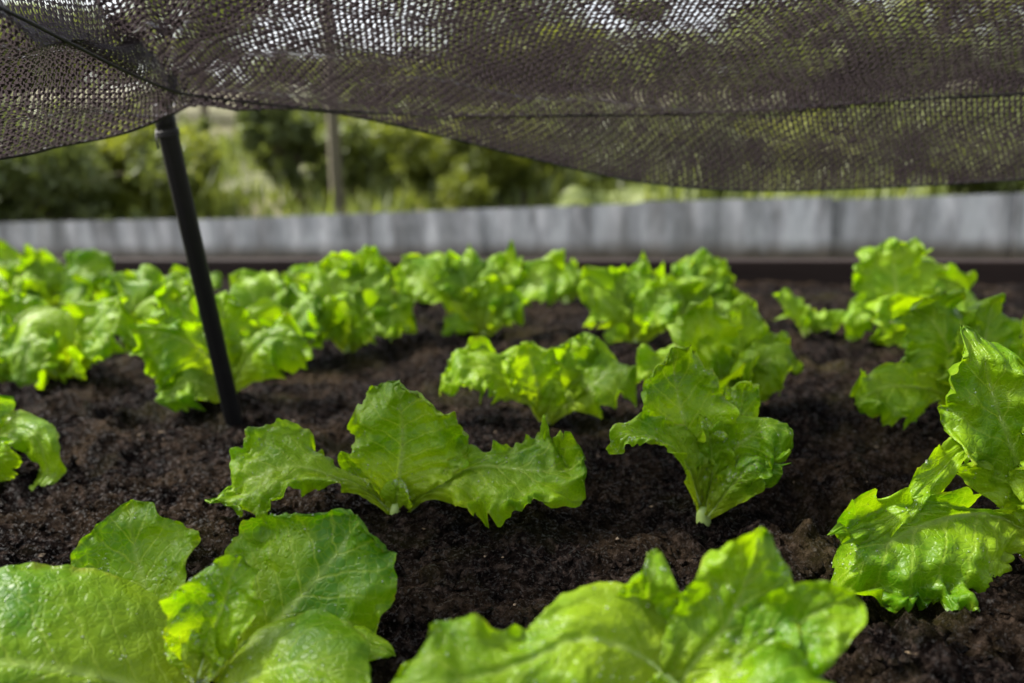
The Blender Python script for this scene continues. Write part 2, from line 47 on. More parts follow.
  ('lettuce at the left edge with a broad leaf curling down to the soil', [-0.6797, 1.2511, 0.0], 1, [([[0.0008, 0.0, 0.0062], [0.0013, -0.02, 0.0656], [-0.0103, -0.05, 0.075], [-0.0164, -0.0866, -0.0125]], [0.0079, 0.0249, 0.0467, 0.048, 0.0418, 0.0148], [0.0079, 0.0249, 0.0467, 0.048, 0.0418, 0.0148], [-0.05, -0.799, 0.599], -0.0, 1.0, 0.1), ([[0.0049, 0.0, 0.003], [0.0367, 0.0, 0.0514], [0.0781, 0.0, 0.0959], [0.1204, 0.0, 0.1168]], [0.0096, 0.0308, 0.048, 0.0481, 0.032, 0.01], [0.0096, 0.0308, 0.052, 0.0521, 0.036, 0.01], [0.05, -0.654, 0.755], 0.05, 1, 0.3), ([[-0.0109, 0.01, 0.0024], [-0.0492, 0.02, 0.0712], [-0.1041, 0.02, 0.125]], [0.0071, 0.0338, 0.0449, 0.0367, 0.0112], [0.0071, 0.0338, 0.0449, 0.0367, 0.0112], [0.0, -0.824, 0.567], 0.05, 1, 0.1), ([[-0.0102, 0.02, -0.0001], [-0.0133, 0.04, 0.0537], [-0.024, 0.0522, 0.1053]], [0.0076, 0.0273, 0.0395, 0.0327, 0.0089], [0.0076, 0.0273, 0.0395, 0.0327, 0.0089], [0.0, -0.824, 0.567], 0.15, 1, 0.3), ([[0.0088, -0.01, 0.0054], [0.0485, -0.04, 0.0358], [0.0807, -0.06, 0.0543], [0.0984, -0.0722, 0.0388]], [0.0081, 0.0256, 0.0322, 0.0257, 0.0066], [0.0081, 0.0256, 0.0322, 0.0257, 0.0066], [0.051, -0.506, 0.861], 0.0, 1, 0.2), ([[0.0029, -0.01, 0.0056], [-0.0389, -0.03, 0.0539], [-0.0843, -0.05, 0.0594], [-0.1168, -0.0622, 0.0272]], [0.0078, 0.0305, 0.0563, 0.0522, 0.0173], [0.0078, 0.0305, 0.0563, 0.0522, 0.0173], [0.0, -0.6, 0.8], 0.0, 1, 0.0)]),
  ('lettuce directly behind the black pole with a large leaf folded left', [-0.3715, 1.0709, 0.0], 1, [([[-0.0018, 0.0, 0.0081], [-0.0155, -0.01, 0.0589], [-0.0457, -0.02, 0.0879], [-0.1012, -0.0322, 0.1075]], [0.0065, 0.0387, 0.0769, 0.0639, 0.0432, 0.0101], [0.0065, 0.0181, 0.0223, 0.0197, 0.0153, 0.0076], [-0.101, -0.858, 0.504], -0.03, 0.8, -0.25), ([[-0.003, 0.01, 0.0026], [0.0303, 0.01, 0.053], [0.0649, 0.01, 0.0786], [0.1067, -0.0022, 0.0705]], [0.006, 0.0151, 0.0309, 0.0355, 0.0204, 0.0087], [0.006, 0.0181, 0.0386, 0.0451, 0.0263, 0.0087], [0.1, -0.652, 0.752], 0.0, 1, 0.2), ([[-0.0089, 0.02, 0.0013], [-0.0063, 0.03, 0.0641], [-0.0097, 0.0422, 0.1389]], [0.0067, 0.0266, 0.0367, 0.0341, 0.0105], [0.0067, 0.0266, 0.0367, 0.0341, 0.0105], [0.0, -0.824, 0.567], 0.1, 1, 0.2), ([[-0.0116, 0.02, 0.0014], [-0.0443, 0.03, 0.08], [-0.0801, 0.0422, 0.1505]], [0.0064, 0.0254, 0.0354, 0.0328, 0.0101], [0.0064, 0.0254, 0.0354, 0.0328, 0.0101], [0.0, -0.824, 0.567], 0.1, 1, 0.1), ([[0.0024, -0.01, 0.0055], [-0.0165, -0.03, 0.0301], [-0.0362, -0.04, 0.0359], [-0.0648, -0.0522, 0.0086]], [0.008, 0.0223, 0.0364, 0.0331, 0.0099], [0.008, 0.0223, 0.0331, 0.0298, 0.0099], [0.0, -0.6, 0.8], -0.05, 1, -0.1)]),
  ('blurred lettuce in the far left corner of the bed', [-1.0122, 1.8331, 0.0], 0, [([[0.0, 0.0, 0.0], [-0.0214, 0.006, 0.0664], [-0.0524, 0.013, 0.1195], [-0.0848, 0.02, 0.1243]], [0.0028, 0.0056, 0.0169, 0.0403, 0.0538, 0.0391], [0.0028, 0.0056, 0.0169, 0.0403, 0.0538, 0.0391], [0.153, -0.724, 0.672], 0.15572542372242548, 1.0967147957042918, 0.41567420900912694), ([[0.0, 0.0, 0.0], [-0.0047, 0.012, 0.0599], [-0.0133, 0.026, 0.1121], [-0.0249, 0.04, 0.1337]], [0.0027, 0.0054, 0.0162, 0.0378, 0.0461, 0.0305], [0.0027, 0.0054, 0.0162, 0.0378, 0.0461, 0.0305], [0.041, -0.732, 0.68], 0.23561257094426258, 1.0959594298959723, 0.5300924969988752), ([[0.0, 0.0, 0.0], [0.0086, 0.018, 0.0465], [0.0179, 0.039, 0.0854], [0.0211, 0.06, 0.0948]], [0.0025, 0.0051, 0.0153, 0.0365, 0.0444, 0.029], [0.0025, 0.0051, 0.0153, 0.0365, 0.0444, 0.029], [-0.093, -0.73, 0.677], 0.007251307070903684, 0.9862490617512422, 0.5490210452984823), ([[0.0, 0.0, 0.0], [0.0445, 0.009, 0.0551], [0.0972, 0.0195, 0.094], [0.135, 0.03, 0.0779]], [0.0051, 0.0102, 0.0302, 0.0706, 0.0646, 0.0434], [0.0051, 0.0102, 0.0302, 0.0706, 0.0646, 0.0434], [-0.218, -0.715, 0.664], 0.16224363828423105, 1.160360196700249, -0.19811463181217007), ([[0.0, 0.0, 0.0], [-0.0408, 0.006, 0.058], [-0.0965, 0.013, 0.0993], [-0.152, 0.02, 0.0824]], [0.0033, 0.0065, 0.0205, 0.0483, 0.074, 0.0493], [0.0033, 0.0065, 0.0205, 0.0483, 0.074, 0.0493], [0.225, -0.714, 0.663], 0.11726726194554093, 0.8986291330479321, 0.18938477331233733), ([[0.0, 0.0, 0.0], [0.0408, -0.015, 0.0329], [0.0884, -0.0325, 0.0554], [0.1253, -0.05, 0.0441]], [0.0028, 0.0055, 0.0149, 0.0353, 0.0353, 0.0234], [0.0028, 0.0055, 0.0149, 0.0353, 0.0353, 0.0234], [-0.235, -0.712, 0.661], 0.1434852969820252, 0.805245675835561, -0.10494317958253666), ([[0.0, 0.0, 0.0], [-0.0088, -0.018, 0.0357], [-0.0226, -0.039, 0.0624], [-0.0356, -0.06, 0.0584]], [0.0018, 0.0035, 0.0111, 0.0276, 0.0361, 0.0239], [0.0018, 0.0035, 0.0111, 0.0276, 0.0361, 0.0239], [0.218, -0.715, 0.664], 0.06987059150277758, 1.1665381487234208, 0.3891529064662275), ([[0.0, 0.0, 0.0], [0.0047, -0.0219, 0.06], [0.0074, -0.0547, 0.1114]], [0.0047, 0.028, 0.0462, 0.0366, 0.009], [0.0047, 0.028, 0.0462, 0.0366, 0.009], [0.0, -0.759, 0.651], 0.2, 1.1, 0.5)]),
  ('lettuce between the far left corner lettuce and the pole, in the back', [-0.5972, 1.4064, 0.0], 0, [([[0.0, 0.0, 0.0], [-0.0188, 0.015, 0.0681], [-0.0455, 0.0325, 0.1245], [-0.0736, 0.05, 0.1363]], [0.003, 0.0059, 0.0178, 0.0421, 0.0536, 0.0371], [0.003, 0.0059, 0.0178, 0.0421, 0.0536, 0.0371], [0.113, -0.728, 0.676], 0.15436313011652916, 0.8506796930201079, -0.29840262401771883), ([[0.0, 0.0, 0.0], [-0.002, 0.021, 0.0589], [-0.006, 0.0455, 0.112], [-0.0128, 0.07, 0.1392]], [0.003, 0.006, 0.0179, 0.0423, 0.0516, 0.0348], [0.003, 0.006, 0.0179, 0.0423, 0.0516, 0.0348], [-0.0, -0.733, 0.68], 0.21785118618107052, 0.8837825529980472, -0.10606694769774097), ([[0.0, 0.0, 0.0], [-0.0239, 0.0, 0.0568], [-0.0568, 0.0, 0.1003], [-0.089, 0.0, 0.0978]], [0.0027, 0.0053, 0.0159, 0.0386, 0.0573, 0.0384], [0.0027, 0.0053, 0.0159, 0.0386, 0.0573, 0.0384], [0.188, -0.72, 0.668], 0.24560527720648131, 1.1489631061747207, -0.039625349027766155), ([[0.0, 0.0, 0.0], [0.0274, 0.006, 0.0607], [0.0592, 0.013, 0.109], [0.0819, 0.02, 0.114]], [0.0037, 0.0073, 0.022, 0.0537, 0.0664, 0.0444], [0.0037, 0.0073, 0.022, 0.0537, 0.0664, 0.0444], [-0.142, -0.725, 0.674], 0.24036949723752088, 1.0156893875483242, 0.31004742952553305), ([[0.0, 0.0, 0.0], [0.0262, -0.009, 0.0329], [0.0568, -0.0195, 0.0576], [0.0803, -0.03, 0.055]], [0.0022, 0.0045, 0.0129, 0.0298, 0.0294, 0.0195], [0.0022, 0.0045, 0.0129, 0.0298, 0.0294, 0.0195], [-0.201, -0.718, 0.667], 0.05119487863344821, 1.1763904004351997, 0.3215777469962174), ([[0.0, 0.0, 0.0], [-0.0079, -0.018, 0.0251], [-0.0195, -0.039, 0.0439], [-0.0293, -0.06, 0.0406]], [0.0014, 0.0028, 0.0092, 0.0215, 0.0245, 0.0162], [0.0014, 0.0028, 0.0092, 0.0215, 0.0245, 0.0162], [0.233, -0.713, 0.662], 0.24164107807929885, 1.1574966710305914, -0.031089991931519012), ([[0.0, 0.0, 0.0], [0.0092, -0.0216, 0.0625], [0.0164, -0.054, 0.0908]], [0.0049, 0.0292, 0.0483, 0.0412, 0.0102], [0.0049, 0.0292, 0.0483, 0.0412, 0.0102], [0.0, -0.759, 0.651], 0.2, 1.1, 0.5)]),
  ('lettuce just right of the pole with upright overlapping leaves', [-0.3763, 1.336, 0.0], 0, [([[0.0, 0.0, 0.0], [-0.0211, 0.015, 0.0736], [-0.0502, 0.0325, 0.1343], [-0.0795, 0.05, 0.1459]], [0.0033, 0.0066, 0.0199, 0.0475, 0.0601, 0.0424], [0.0033, 0.0066, 0.0199, 0.0475, 0.0601, 0.0424], [0.119, -0.728, 0.676], 0.016284928343919064, 0.920543640307785, 0.2427989976668889), ([[0.0, 0.0, 0.0], [-0.0101, 0.021, 0.0625], [-0.0247, 0.0455, 0.1166], [-0.0405, 0.07, 0.1359]], [0.0029, 0.0058, 0.0175, 0.0415, 0.0517, 0.0349], [0.0029, 0.0058, 0.0175, 0.0415, 0.0517, 0.0349], [0.057, -0.732, 0.679], 0.0008457798435891895, 1.0711736998190764, 0.004107175465078605), ([[0.0, 0.0, 0.0], [0.0052, 0.021, 0.06], [0.0105, 0.0455, 0.1128], [0.0123, 0.07, 0.1345]], [0.003, 0.0061, 0.0182, 0.0432, 0.0533, 0.0359], [0.003, 0.0061, 0.0182, 0.0432, 0.0533, 0.0359], [-0.035, -0.732, 0.68], 0.0774894829007822, 1.1274072298588282, 0.13267066796703503), ([[0.0, 0.0, 0.0], [-0.0155, 0.0, 0.0449], [-0.0366, 0.0, 0.0804], [-0.0567, 0.0, 0.0829]], [0.0021, 0.0041, 0.0123, 0.0297, 0.0373, 0.0282], [0.0021, 0.0041, 0.0123, 0.0297, 0.0373, 0.0282], [0.161, -0.723, 0.672], 0.07894827646161101, 0.9924873544947456, 0.3342022207268183), ([[0.0, 0.0, 0.0], [0.0255, 0.0, 0.0557], [0.0554, 0.0, 0.0999], [0.0781, 0.0, 0.105]], [0.0032, 0.0063, 0.0189, 0.0458, 0.0565, 0.037], [0.0032, 0.0063, 0.0189, 0.0458, 0.0565, 0.037], [-0.144, -0.725, 0.673], 0.014250232383947486, 1.190039825257694, -0.27942099307255136), ([[0.0, 0.0, 0.0], [0.0224, -0.018, 0.0189], [0.0488, -0.039, 0.0324], [0.0701, -0.06, 0.0277]], [0.0011, 0.0022, 0.0062, 0.0145, 0.016, 0.0106], [0.0011, 0.0022, 0.0062, 0.0145, 0.016, 0.0106], [-0.244, -0.711, 0.66], 0.18744875557281832, 1.1379523557552518, -0.2837392181593229), ([[0.0, 0.0, 0.0], [-0.0079, -0.015, 0.0061], [-0.0184, -0.0325, 0.0095], [-0.0268, -0.05, 0.0028]], [0.0008, 0.0016, 0.0047, 0.011, 0.0125, 0.0083], [0.0008, 0.0016, 0.0047, 0.011, 0.0125, 0.0083], [0.247, -0.71, 0.659], 0.19693457599510855, 0.9464737903367442, 0.22066694615118704), ([[0.0, 0.0, 0.0], [-0.012, -0.02, 0.0635], [-0.0343, -0.0501, 0.0878]], [0.0045, 0.027, 0.0445, 0.042, 0.0104], [0.0045, 0.027, 0.0445, 0.042, 0.0104], [0.0, -0.759, 0.651], 0.2, 1.1, 0.5)]),
  ('tall lettuce right of the pole with one leaf hanging down', [-0.2754, 1.3985, 0.0], 0, [([[0.0, 0.0, 0.0], [-0.0129, 0.018, 0.0696], [-0.031, 0.039, 0.129], [-0.0494, 0.06, 0.1476]], [0.0032, 0.0064, 0.0193, 0.0457, 0.057, 0.0391], [0.0032, 0.0064, 0.0193, 0.0457, 0.057, 0.0391], [0.077, -0.731, 0.678], 0.23879497489779158, 0.8786086682052033, 0.38016277120618586), ([[0.0, 0.0, 0.0], [0.0082, 0.024, 0.0699], [0.0175, 0.052, 0.1312], [0.0231, 0.08, 0.1556]], [0.0035, 0.007, 0.0211, 0.0501, 0.0621, 0.042], [0.0035, 0.007, 0.0211, 0.0501, 0.0621, 0.042], [-0.042, -0.732, 0.68], 0.23241382989938028, 1.1768175317710798, 0.009943631747710735), ([[0.0, 0.0, 0.0], [0.0235, 0.015, 0.0633], [0.0519, 0.0325, 0.1146], [0.0738, 0.05, 0.1215]], [0.0034, 0.0068, 0.0205, 0.0497, 0.0616, 0.0443], [0.0034, 0.0068, 0.0205, 0.0497, 0.0616, 0.0443], [-0.129, -0.727, 0.675], 0.08869830126447806, 1.009880728277248, 0.39804271322909573), ([[0.0, 0.0, 0.0], [0.0365, 0.0, 0.0384], [0.081, 0.0, 0.0641], [0.1164, 0.0, 0.048]], [0.0032, 0.0065, 0.0192, 0.0454, 0.0479, 0.032], [0.0032, 0.0065, 0.0192, 0.0454, 0.0479, 0.032], [-0.233, -0.713, 0.662], 0.027013217266208228, 1.0993592225938653, 0.41750400983219943), ([[0.0, 0.0, 0.0], [-0.0016, -0.021, -0.007], [-0.0036, -0.0455, -0.0129], [-0.0043, -0.07, -0.0173]], [0.0007, 0.0013, 0.004, 0.0093, 0.0113, 0.0075], [0.0007, 0.0013, 0.004, 0.0093, 0.0113, 0.0075], [0.116, -0.728, 0.676], 0.21492357979689503, 0.814652631977131, 0.5512201665379652), ([[0.0, 0.0, 0.0], [-0.0181, -0.009, 0.0332], [-0.0418, -0.0195, 0.058], [-0.0628, -0.03, 0.0533]], [0.0019, 0.0038, 0.0117, 0.028, 0.0346, 0.0229], [0.0019, 0.0038, 0.0117, 0.028, 0.0346, 0.0229], [0.218, -0.715, 0.664], 0.02279496604294215, 0.9362962142016888, 0.24974478428336183), ([[0.0, 0.0, 0.0], [0.0157, -0.012, 0.0242], [0.0343, -0.026, 0.0431], [0.0491, -0.04, 0.044]], [0.0014, 0.0028, 0.008, 0.0188, 0.0199, 0.0131], [0.0014, 0.0028, 0.008, 0.0188, 0.0199, 0.0131], [-0.189, -0.72, 0.668], 0.22952179638332804, 0.9359838106503379, 0.5317778574850116), ([[0.0, 0.0, 0.0], [0.0092, -0.0141, 0.0671], [0.0186, -0.0352, 0.1023]], [0.0052, 0.0312, 0.0517, 0.0439, 0.0109], [0.0052, 0.0312, 0.0517, 0.0439, 0.0109], [0.0, -0.759, 0.651], 0.2, 1.1, 0.5)]),
  ('open vase-shaped lettuce in the middle of the far rows', [-0.0514, 1.4872, 0.0], 0, [([[0.0, 0.0, 0.0], [-0.0177, 0.012, 0.0723], [-0.0411, 0.026, 0.1325], [-0.0626, 0.04, 0.147]], [0.0034, 0.0068, 0.0205, 0.0492, 0.0608, 0.0438], [0.0034, 0.0068, 0.0205, 0.0492, 0.0608, 0.0438], [0.105, -0.729, 0.677], 0.04436944387624714, 0.8312784928882294, -0.16601875983907632), ([[0.0, 0.0, 0.0], [-0.0044, 0.018, 0.0615], [-0.0108, 0.039, 0.1156], [-0.0171, 0.06, 0.1383]], [0.003, 0.0059, 0.0179, 0.0424, 0.0527, 0.0355], [0.003, 0.0059, 0.0179, 0.0424, 0.0527, 0.0355], [0.035, -0.732, 0.68], 0.1722936468372188, 1.1986907258146815, -0.1546234820178454), ([[0.0, 0.0, 0.0], [0.019, 0.012, 0.0714], [0.0422, 0.026, 0.1312], [0.061, 0.04, 0.1473]], [0.0035, 0.0069, 0.0208, 0.0498, 0.0615, 0.0435], [0.0035, 0.0069, 0.0208, 0.0498, 0.0615, 0.0435], [-0.091, -0.73, 0.678], 0.012138040887114065, 1.194679643513707, 0.18017766722475087), ([[0.0, 0.0, 0.0], [-0.0449, 0.0, 0.0674], [-0.1022, 0.0, 0.1164], [-0.1528, 0.0, 0.1026]], [0.0036, 0.0072, 0.0221, 0.0523, 0.0646, 0.0431], [0.0036, 0.0072, 0.0221, 0.0523, 0.0646, 0.0431], [0.217, -0.715, 0.664], 0.1014720053073512, 0.894934641541715, 0.2345641986239672), ([[0.0, 0.0, 0.0], [0.0513, 0.0, 0.0645], [0.1144, 0.0, 0.1094], [0.1664, 0.0, 0.0906]], [0.0033, 0.0065, 0.0199, 0.047, 0.055, 0.0367], [0.0033, 0.0065, 0.0199, 0.047, 0.055, 0.0367], [-0.222, -0.715, 0.664], 0.20657387794965665, 0.9822660405962659, 0.07958155372043041), ([[0.0, 0.0, 0.0], [-0.0196, -0.012, 0.0213], [-0.0443, -0.026, 0.0359], [-0.0653, -0.04, 0.0275]], [0.0014, 0.0029, 0.0085, 0.02, 0.0219, 0.0146], [0.0014, 0.0029, 0.0085, 0.02, 0.0219, 0.0146], [0.246, -0.71, 0.66], 0.013926807751973358, 1.1664277393767963, -0.27055090202765175), ([[0.0, 0.0, 0.0], [0.0242, -0.012, 0.0362], [0.0535, -0.026, 0.0631], [0.077, -0.04, 0.0587]], [0.0019, 0.0037, 0.0113, 0.0265, 0.0292, 0.0194], [0.0019, 0.0037, 0.0113, 0.0265, 0.0292, 0.0194], [-0.21, -0.716, 0.665], 0.12339104960520805, 1.1353717124672529, -0.182485355562192), ([[0.0, 0.0, 0.0], [0.0131, -0.0003, 0.0608], [0.0314, -0.0007, 0.1184]], [0.0049, 0.0292, 0.0487, 0.0391, 0.0097], [0.0049, 0.0292, 0.0487, 0.0391, 0.0097], [0.0, -0.759, 0.651], 0.2, 1.1, 0.5)]),
  ('leafy lettuce behind the middle one, left half of a crowded clump', [0.2107, 1.4184, 0.0], 0, [([[0.0, 0.0, 0.0], [-0.0188, 0.012, 0.0547], [-0.043, 0.026, 0.0989], [-0.0633, 0.04, 0.1042]], [0.0029, 0.0058, 0.0173, 0.0421, 0.0526, 0.0378], [0.0029, 0.0058, 0.0173, 0.0421, 0.0526, 0.0378], [0.139, -0.726, 0.674], 0.19700238744508924, 0.8426522438789036, 0.09109967154039339), ([[0.0, 0.0, 0.0], [0.004, 0.015, 0.0607], [0.009, 0.0325, 0.1147], [0.0137, 0.05, 0.1407]], [0.003, 0.0059, 0.0178, 0.0421, 0.0521, 0.035], [0.003, 0.0059, 0.0178, 0.0421, 0.0521, 0.035], [-0.012, -0.733, 0.68], 0.03731133613506446, 1.137893558802145, -0.03466836640922605), ([[0.0, 0.0, 0.0], [-0.0306, 0.0, 0.0515], [-0.0688, 0.0, 0.0903], [-0.1011, 0.0, 0.0851]], [0.0033, 0.0065, 0.0197, 0.0471, 0.0543, 0.0362], [0.0033, 0.0065, 0.0197, 0.0471, 0.0543, 0.0362], [0.2, -0.718, 0.667], 0.11328872837499404, 1.1997199792277873, 0.4670274038043685), ([[0.0, 0.0, 0.0], [-0.0174, -0.015, 0.0158], [-0.0387, -0.0325, 0.0271], [-0.0566, -0.05, 0.0219]], [0.001, 0.0021, 0.0059, 0.0137, 0.0152, 0.01], [0.001, 0.0021, 0.0059, 0.0137, 0.0152, 0.01], [0.249, -0.71, 0.659], 0.24400189243665774, 0.9814159958366493, 0.13934309869971218), ([[0.0, 0.0, 0.0], [0.0222, -0.006, 0.0432], [0.0499, -0.013, 0.0758], [0.0731, -0.02, 0.0734]], [0.0023, 0.0046, 0.0137, 0.0337, 0.0441, 0.0289], [0.0023, 0.0046, 0.0137, 0.0337, 0.0441, 0.0289], [-0.19, -0.719, 0.668], 0.18237625494171353, 0.9916169800580606, -0.03807964456772256), ([[0.0, 0.0, 0.0], [0.0068, -0.018, 0.0258], [0.0153, -0.039, 0.0469], [0.0217, -0.06, 0.0516]], [0.0012, 0.0023, 0.0073, 0.0171, 0.019, 0.0125], [0.0012, 0.0023, 0.0073, 0.0171, 0.019, 0.0125], [-0.16, -0.723, 0.672], 0.10094735380608674, 0.8586025450007926, 0.039300673006843756), ([[0.0, 0.0, 0.0], [0.0221, -0.0004, 0.058], [0.0549, -0.001, 0.113]], [0.0046, 0.0274, 0.0459, 0.0368, 0.0092], [0.0046, 0.0274, 0.0459, 0.0368, 0.0092], [0.0, -0.759, 0.651], 0.2, 1.1, 0.5)]),
  ('tallest lettuce of the crowded clump below the hanging net flap', [0.318, 1.4925, 0.0], 0, [([[0.0, 0.0, 0.0], [0.012, 0.012, 0.0708], [0.0275, 0.026, 0.1316], [0.0417, 0.04, 0.1538]], [0.0033, 0.0065, 0.0195, 0.046, 0.0569, 0.0386], [0.0033, 0.0065, 0.0195, 0.046, 0.0569, 0.0386], [-0.057, -0.732, 0.679], 0.1248306126665304, 0.9353915041092643, -0.21977632535490532), ([[0.0, 0.0, 0.0], [0.0229, 0.012, 0.0594], [0.0523, 0.026, 0.1073], [0.0787, 0.04, 0.1133]], [0.0028, 0.0056, 0.0169, 0.0406, 0.0521, 0.0368], [0.0028, 0.0056, 0.0169, 0.0406, 0.0521, 0.0368], [-0.133, -0.726, 0.674], 0.06807753353412982, 1.1128075884225979, 0.4806481260995718), ([[0.0, 0.0, 0.0], [0.028, 0.0, 0.0447], [0.0636, 0.0, 0.0773], [0.0944, 0.0, 0.0696]], [0.0026, 0.0051, 0.0157, 0.0376, 0.0505, 0.0336], [0.0026, 0.0051, 0.0157, 0.0376, 0.0505, 0.0336], [-0.206, -0.717, 0.666], 0.09033155825568137, 1.114409031853532, 0.3974082829067775), ([[0.0, 0.0, 0.0], [-0.0107, 0.015, 0.0584], [-0.0243, 0.0325, 0.108], [-0.0351, 0.05, 0.1224]], [0.0029, 0.0058, 0.0174, 0.0419, 0.0518, 0.0359], [0.0029, 0.0058, 0.0174, 0.0419, 0.0518, 0.0359], [0.084, -0.73, 0.678], 0.1736491873627236, 1.0656073779890494, 0.38367486279554047), ([[0.0, 0.0, 0.0], [-0.0231, 0.0, 0.0442], [-0.0518, 0.0, 0.0785], [-0.0755, 0.0, 0.0776]], [0.0027, 0.0054, 0.016, 0.0389, 0.0479, 0.03], [0.0027, 0.0054, 0.016, 0.0389, 0.0479, 0.03], [0.182, -0.721, 0.669], 0.09085794083646373, 1.0817878296026813, -0.04723314976908838), ([[0.0, 0.0, 0.0], [0.0074, -0.018, 0.0244], [0.017, -0.039, 0.0439], [0.0242, -0.06, 0.0458]], [0.0012, 0.0024, 0.0075, 0.0175, 0.0194, 0.0128], [0.0012, 0.0024, 0.0075, 0.0175, 0.0194, 0.0128], [-0.19, -0.719, 0.668], 0.1214213059560553, 1.1078989892630475, 0.32179466072013047), ([[0.0, 0.0, 0.0], [-0.0112, 0.0006, 0.0633], [-0.0271, 0.0015, 0.1233]], [0.0051, 0.0308, 0.0513, 0.0414, 0.0103], [0.0051, 0.0308, 0.0513, 0.0414, 0.0103], [0.0, -0.759, 0.651], 0.2, 1.1, 0.5)]),
  ('small low lettuce between the clump and the tall right-hand one', [0.4906, 1.3824, 0.0], 0, [([[0.0, 0.0, 0.0], [-0.0169, 0.003, 0.0347], [-0.0376, 0.0065, 0.0618], [-0.0539, 0.01, 0.0619]], [0.0019, 0.0038, 0.0114, 0.0277, 0.0345, 0.0213], [0.0019, 0.0038, 0.0114, 0.0277, 0.0345, 0.0213], [0.172, -0.722, 0.67], 0.14516520658847315, 0.80463226280899, 0.19229180288572095), ([[0.0, 0.0, 0.0], [0.0161, 0.0, 0.0169], [0.037, 0.0, 0.0278], [0.0554, 0.0, 0.0188]], [0.0011, 0.0022, 0.0069, 0.0163, 0.0217, 0.0145], [0.0011, 0.0022, 0.0069, 0.0163, 0.0217, 0.0145], [-0.24, -0.711, 0.661], 0.06267307200637631, 1.0686571695616398, 0.1166450899835218), ([[0.0, 0.0, 0.0], [0.006, 0.006, 0.0226], [0.0139, 0.013, 0.0415], [0.0215, 0.02, 0.0465]], [0.001, 0.002, 0.0061, 0.0144, 0.0179, 0.0121], [0.001, 0.002, 0.0061, 0.0144, 0.0179, 0.0121], [-0.082, -0.73, 0.678], 0.2041699169210142, 1.058974777679557, 0.41786335200751995), ([[0.0, 0.0, 0.0], [-0.0088, -0.012, 0.0168], [-0.0192, -0.026, 0.0313], [-0.0283, -0.04, 0.0369]], [0.0008, 0.0016, 0.0044, 0.0105, 0.011, 0.0073], [0.0008, 0.0016, 0.0044, 0.0105, 0.011, 0.0073], [0.111, -0.728, 0.676], 0.08697112700692497, 1.0576252291964943, 0.36404461744251587), ([[0.0, 0.0, 0.0], [0.0079, 0.0091, 0.0199], [0.0208, 0.0227, 0.0288]], [0.0016, 0.0099, 0.0165, 0.0133, 0.0033], [0.0016, 0.0099, 0.0165, 0.0133, 0.0033], [0.0, -0.759, 0.651], 0.2, 1.1, 0.5)]),
  ('small distant lettuce beside the plank behind the vase-shaped one', [0.1181, 1.8116, 0.0], 0, [([[0.0, 0.0, 0.0], [-0.0108, 0.006, 0.0355], [-0.0246, 0.013, 0.0646], [-0.0366, 0.02, 0.0698]], [0.0018, 0.0036, 0.0107, 0.0258, 0.0319, 0.0232], [0.0018, 0.0036, 0.0107, 0.0258, 0.0319, 0.0232], [0.124, -0.727, 0.675], 0.2174778131152903, 1.075334782748771, 0.5785099694717466), ([[0.0, 0.0, 0.0], [0.0114, 0.009, 0.0375], [0.0257, 0.0195, 0.0685], [0.0377, 0.03, 0.0753]], [0.0018, 0.0036, 0.0109, 0.026, 0.0324, 0.0227], [0.0018, 0.0036, 0.0109, 0.026, 0.0324, 0.0227], [-0.103, -0.729, 0.677], 0.2391291192441047, 1.0072557721789426, 0.17640607269245634), ([[0.0, 0.0, 0.0], [0.0222, 0.0, 0.0281], [0.0501, 0.0, 0.0478], [0.0733, 0.0, 0.0393]], [0.002, 0.0039, 0.0122, 0.0289, 0.0346, 0.0231], [0.002, 0.0039, 0.0122, 0.0289, 0.0346, 0.0231], [-0.223, -0.714, 0.663], 0.04154315441595985, 1.1346481125415233, 0.5436435220276512), ([[0.0, 0.0, 0.0], [-0.0196, 0.0, 0.0246], [-0.0446, 0.0, 0.042], [-0.066, 0.0, 0.0343]], [0.0019, 0.0037, 0.0114, 0.027, 0.0301, 0.0201], [0.0019, 0.0037, 0.0114, 0.027, 0.0301, 0.0201], [0.229, -0.713, 0.662], 0.11930973321731797, 1.0765702339376113, 0.34771782833168247), ([[0.0, 0.0, 0.0], [0.0075, 0.0063, 0.0353], [0.0184, 0.0158, 0.0486]], [0.0029, 0.0173, 0.0289, 0.0238, 0.006], [0.0029, 0.0173, 0.0289, 0.0238, 0.006], [0.0, -0.759, 0.651], 0.2, 1.1, 0.5)]),
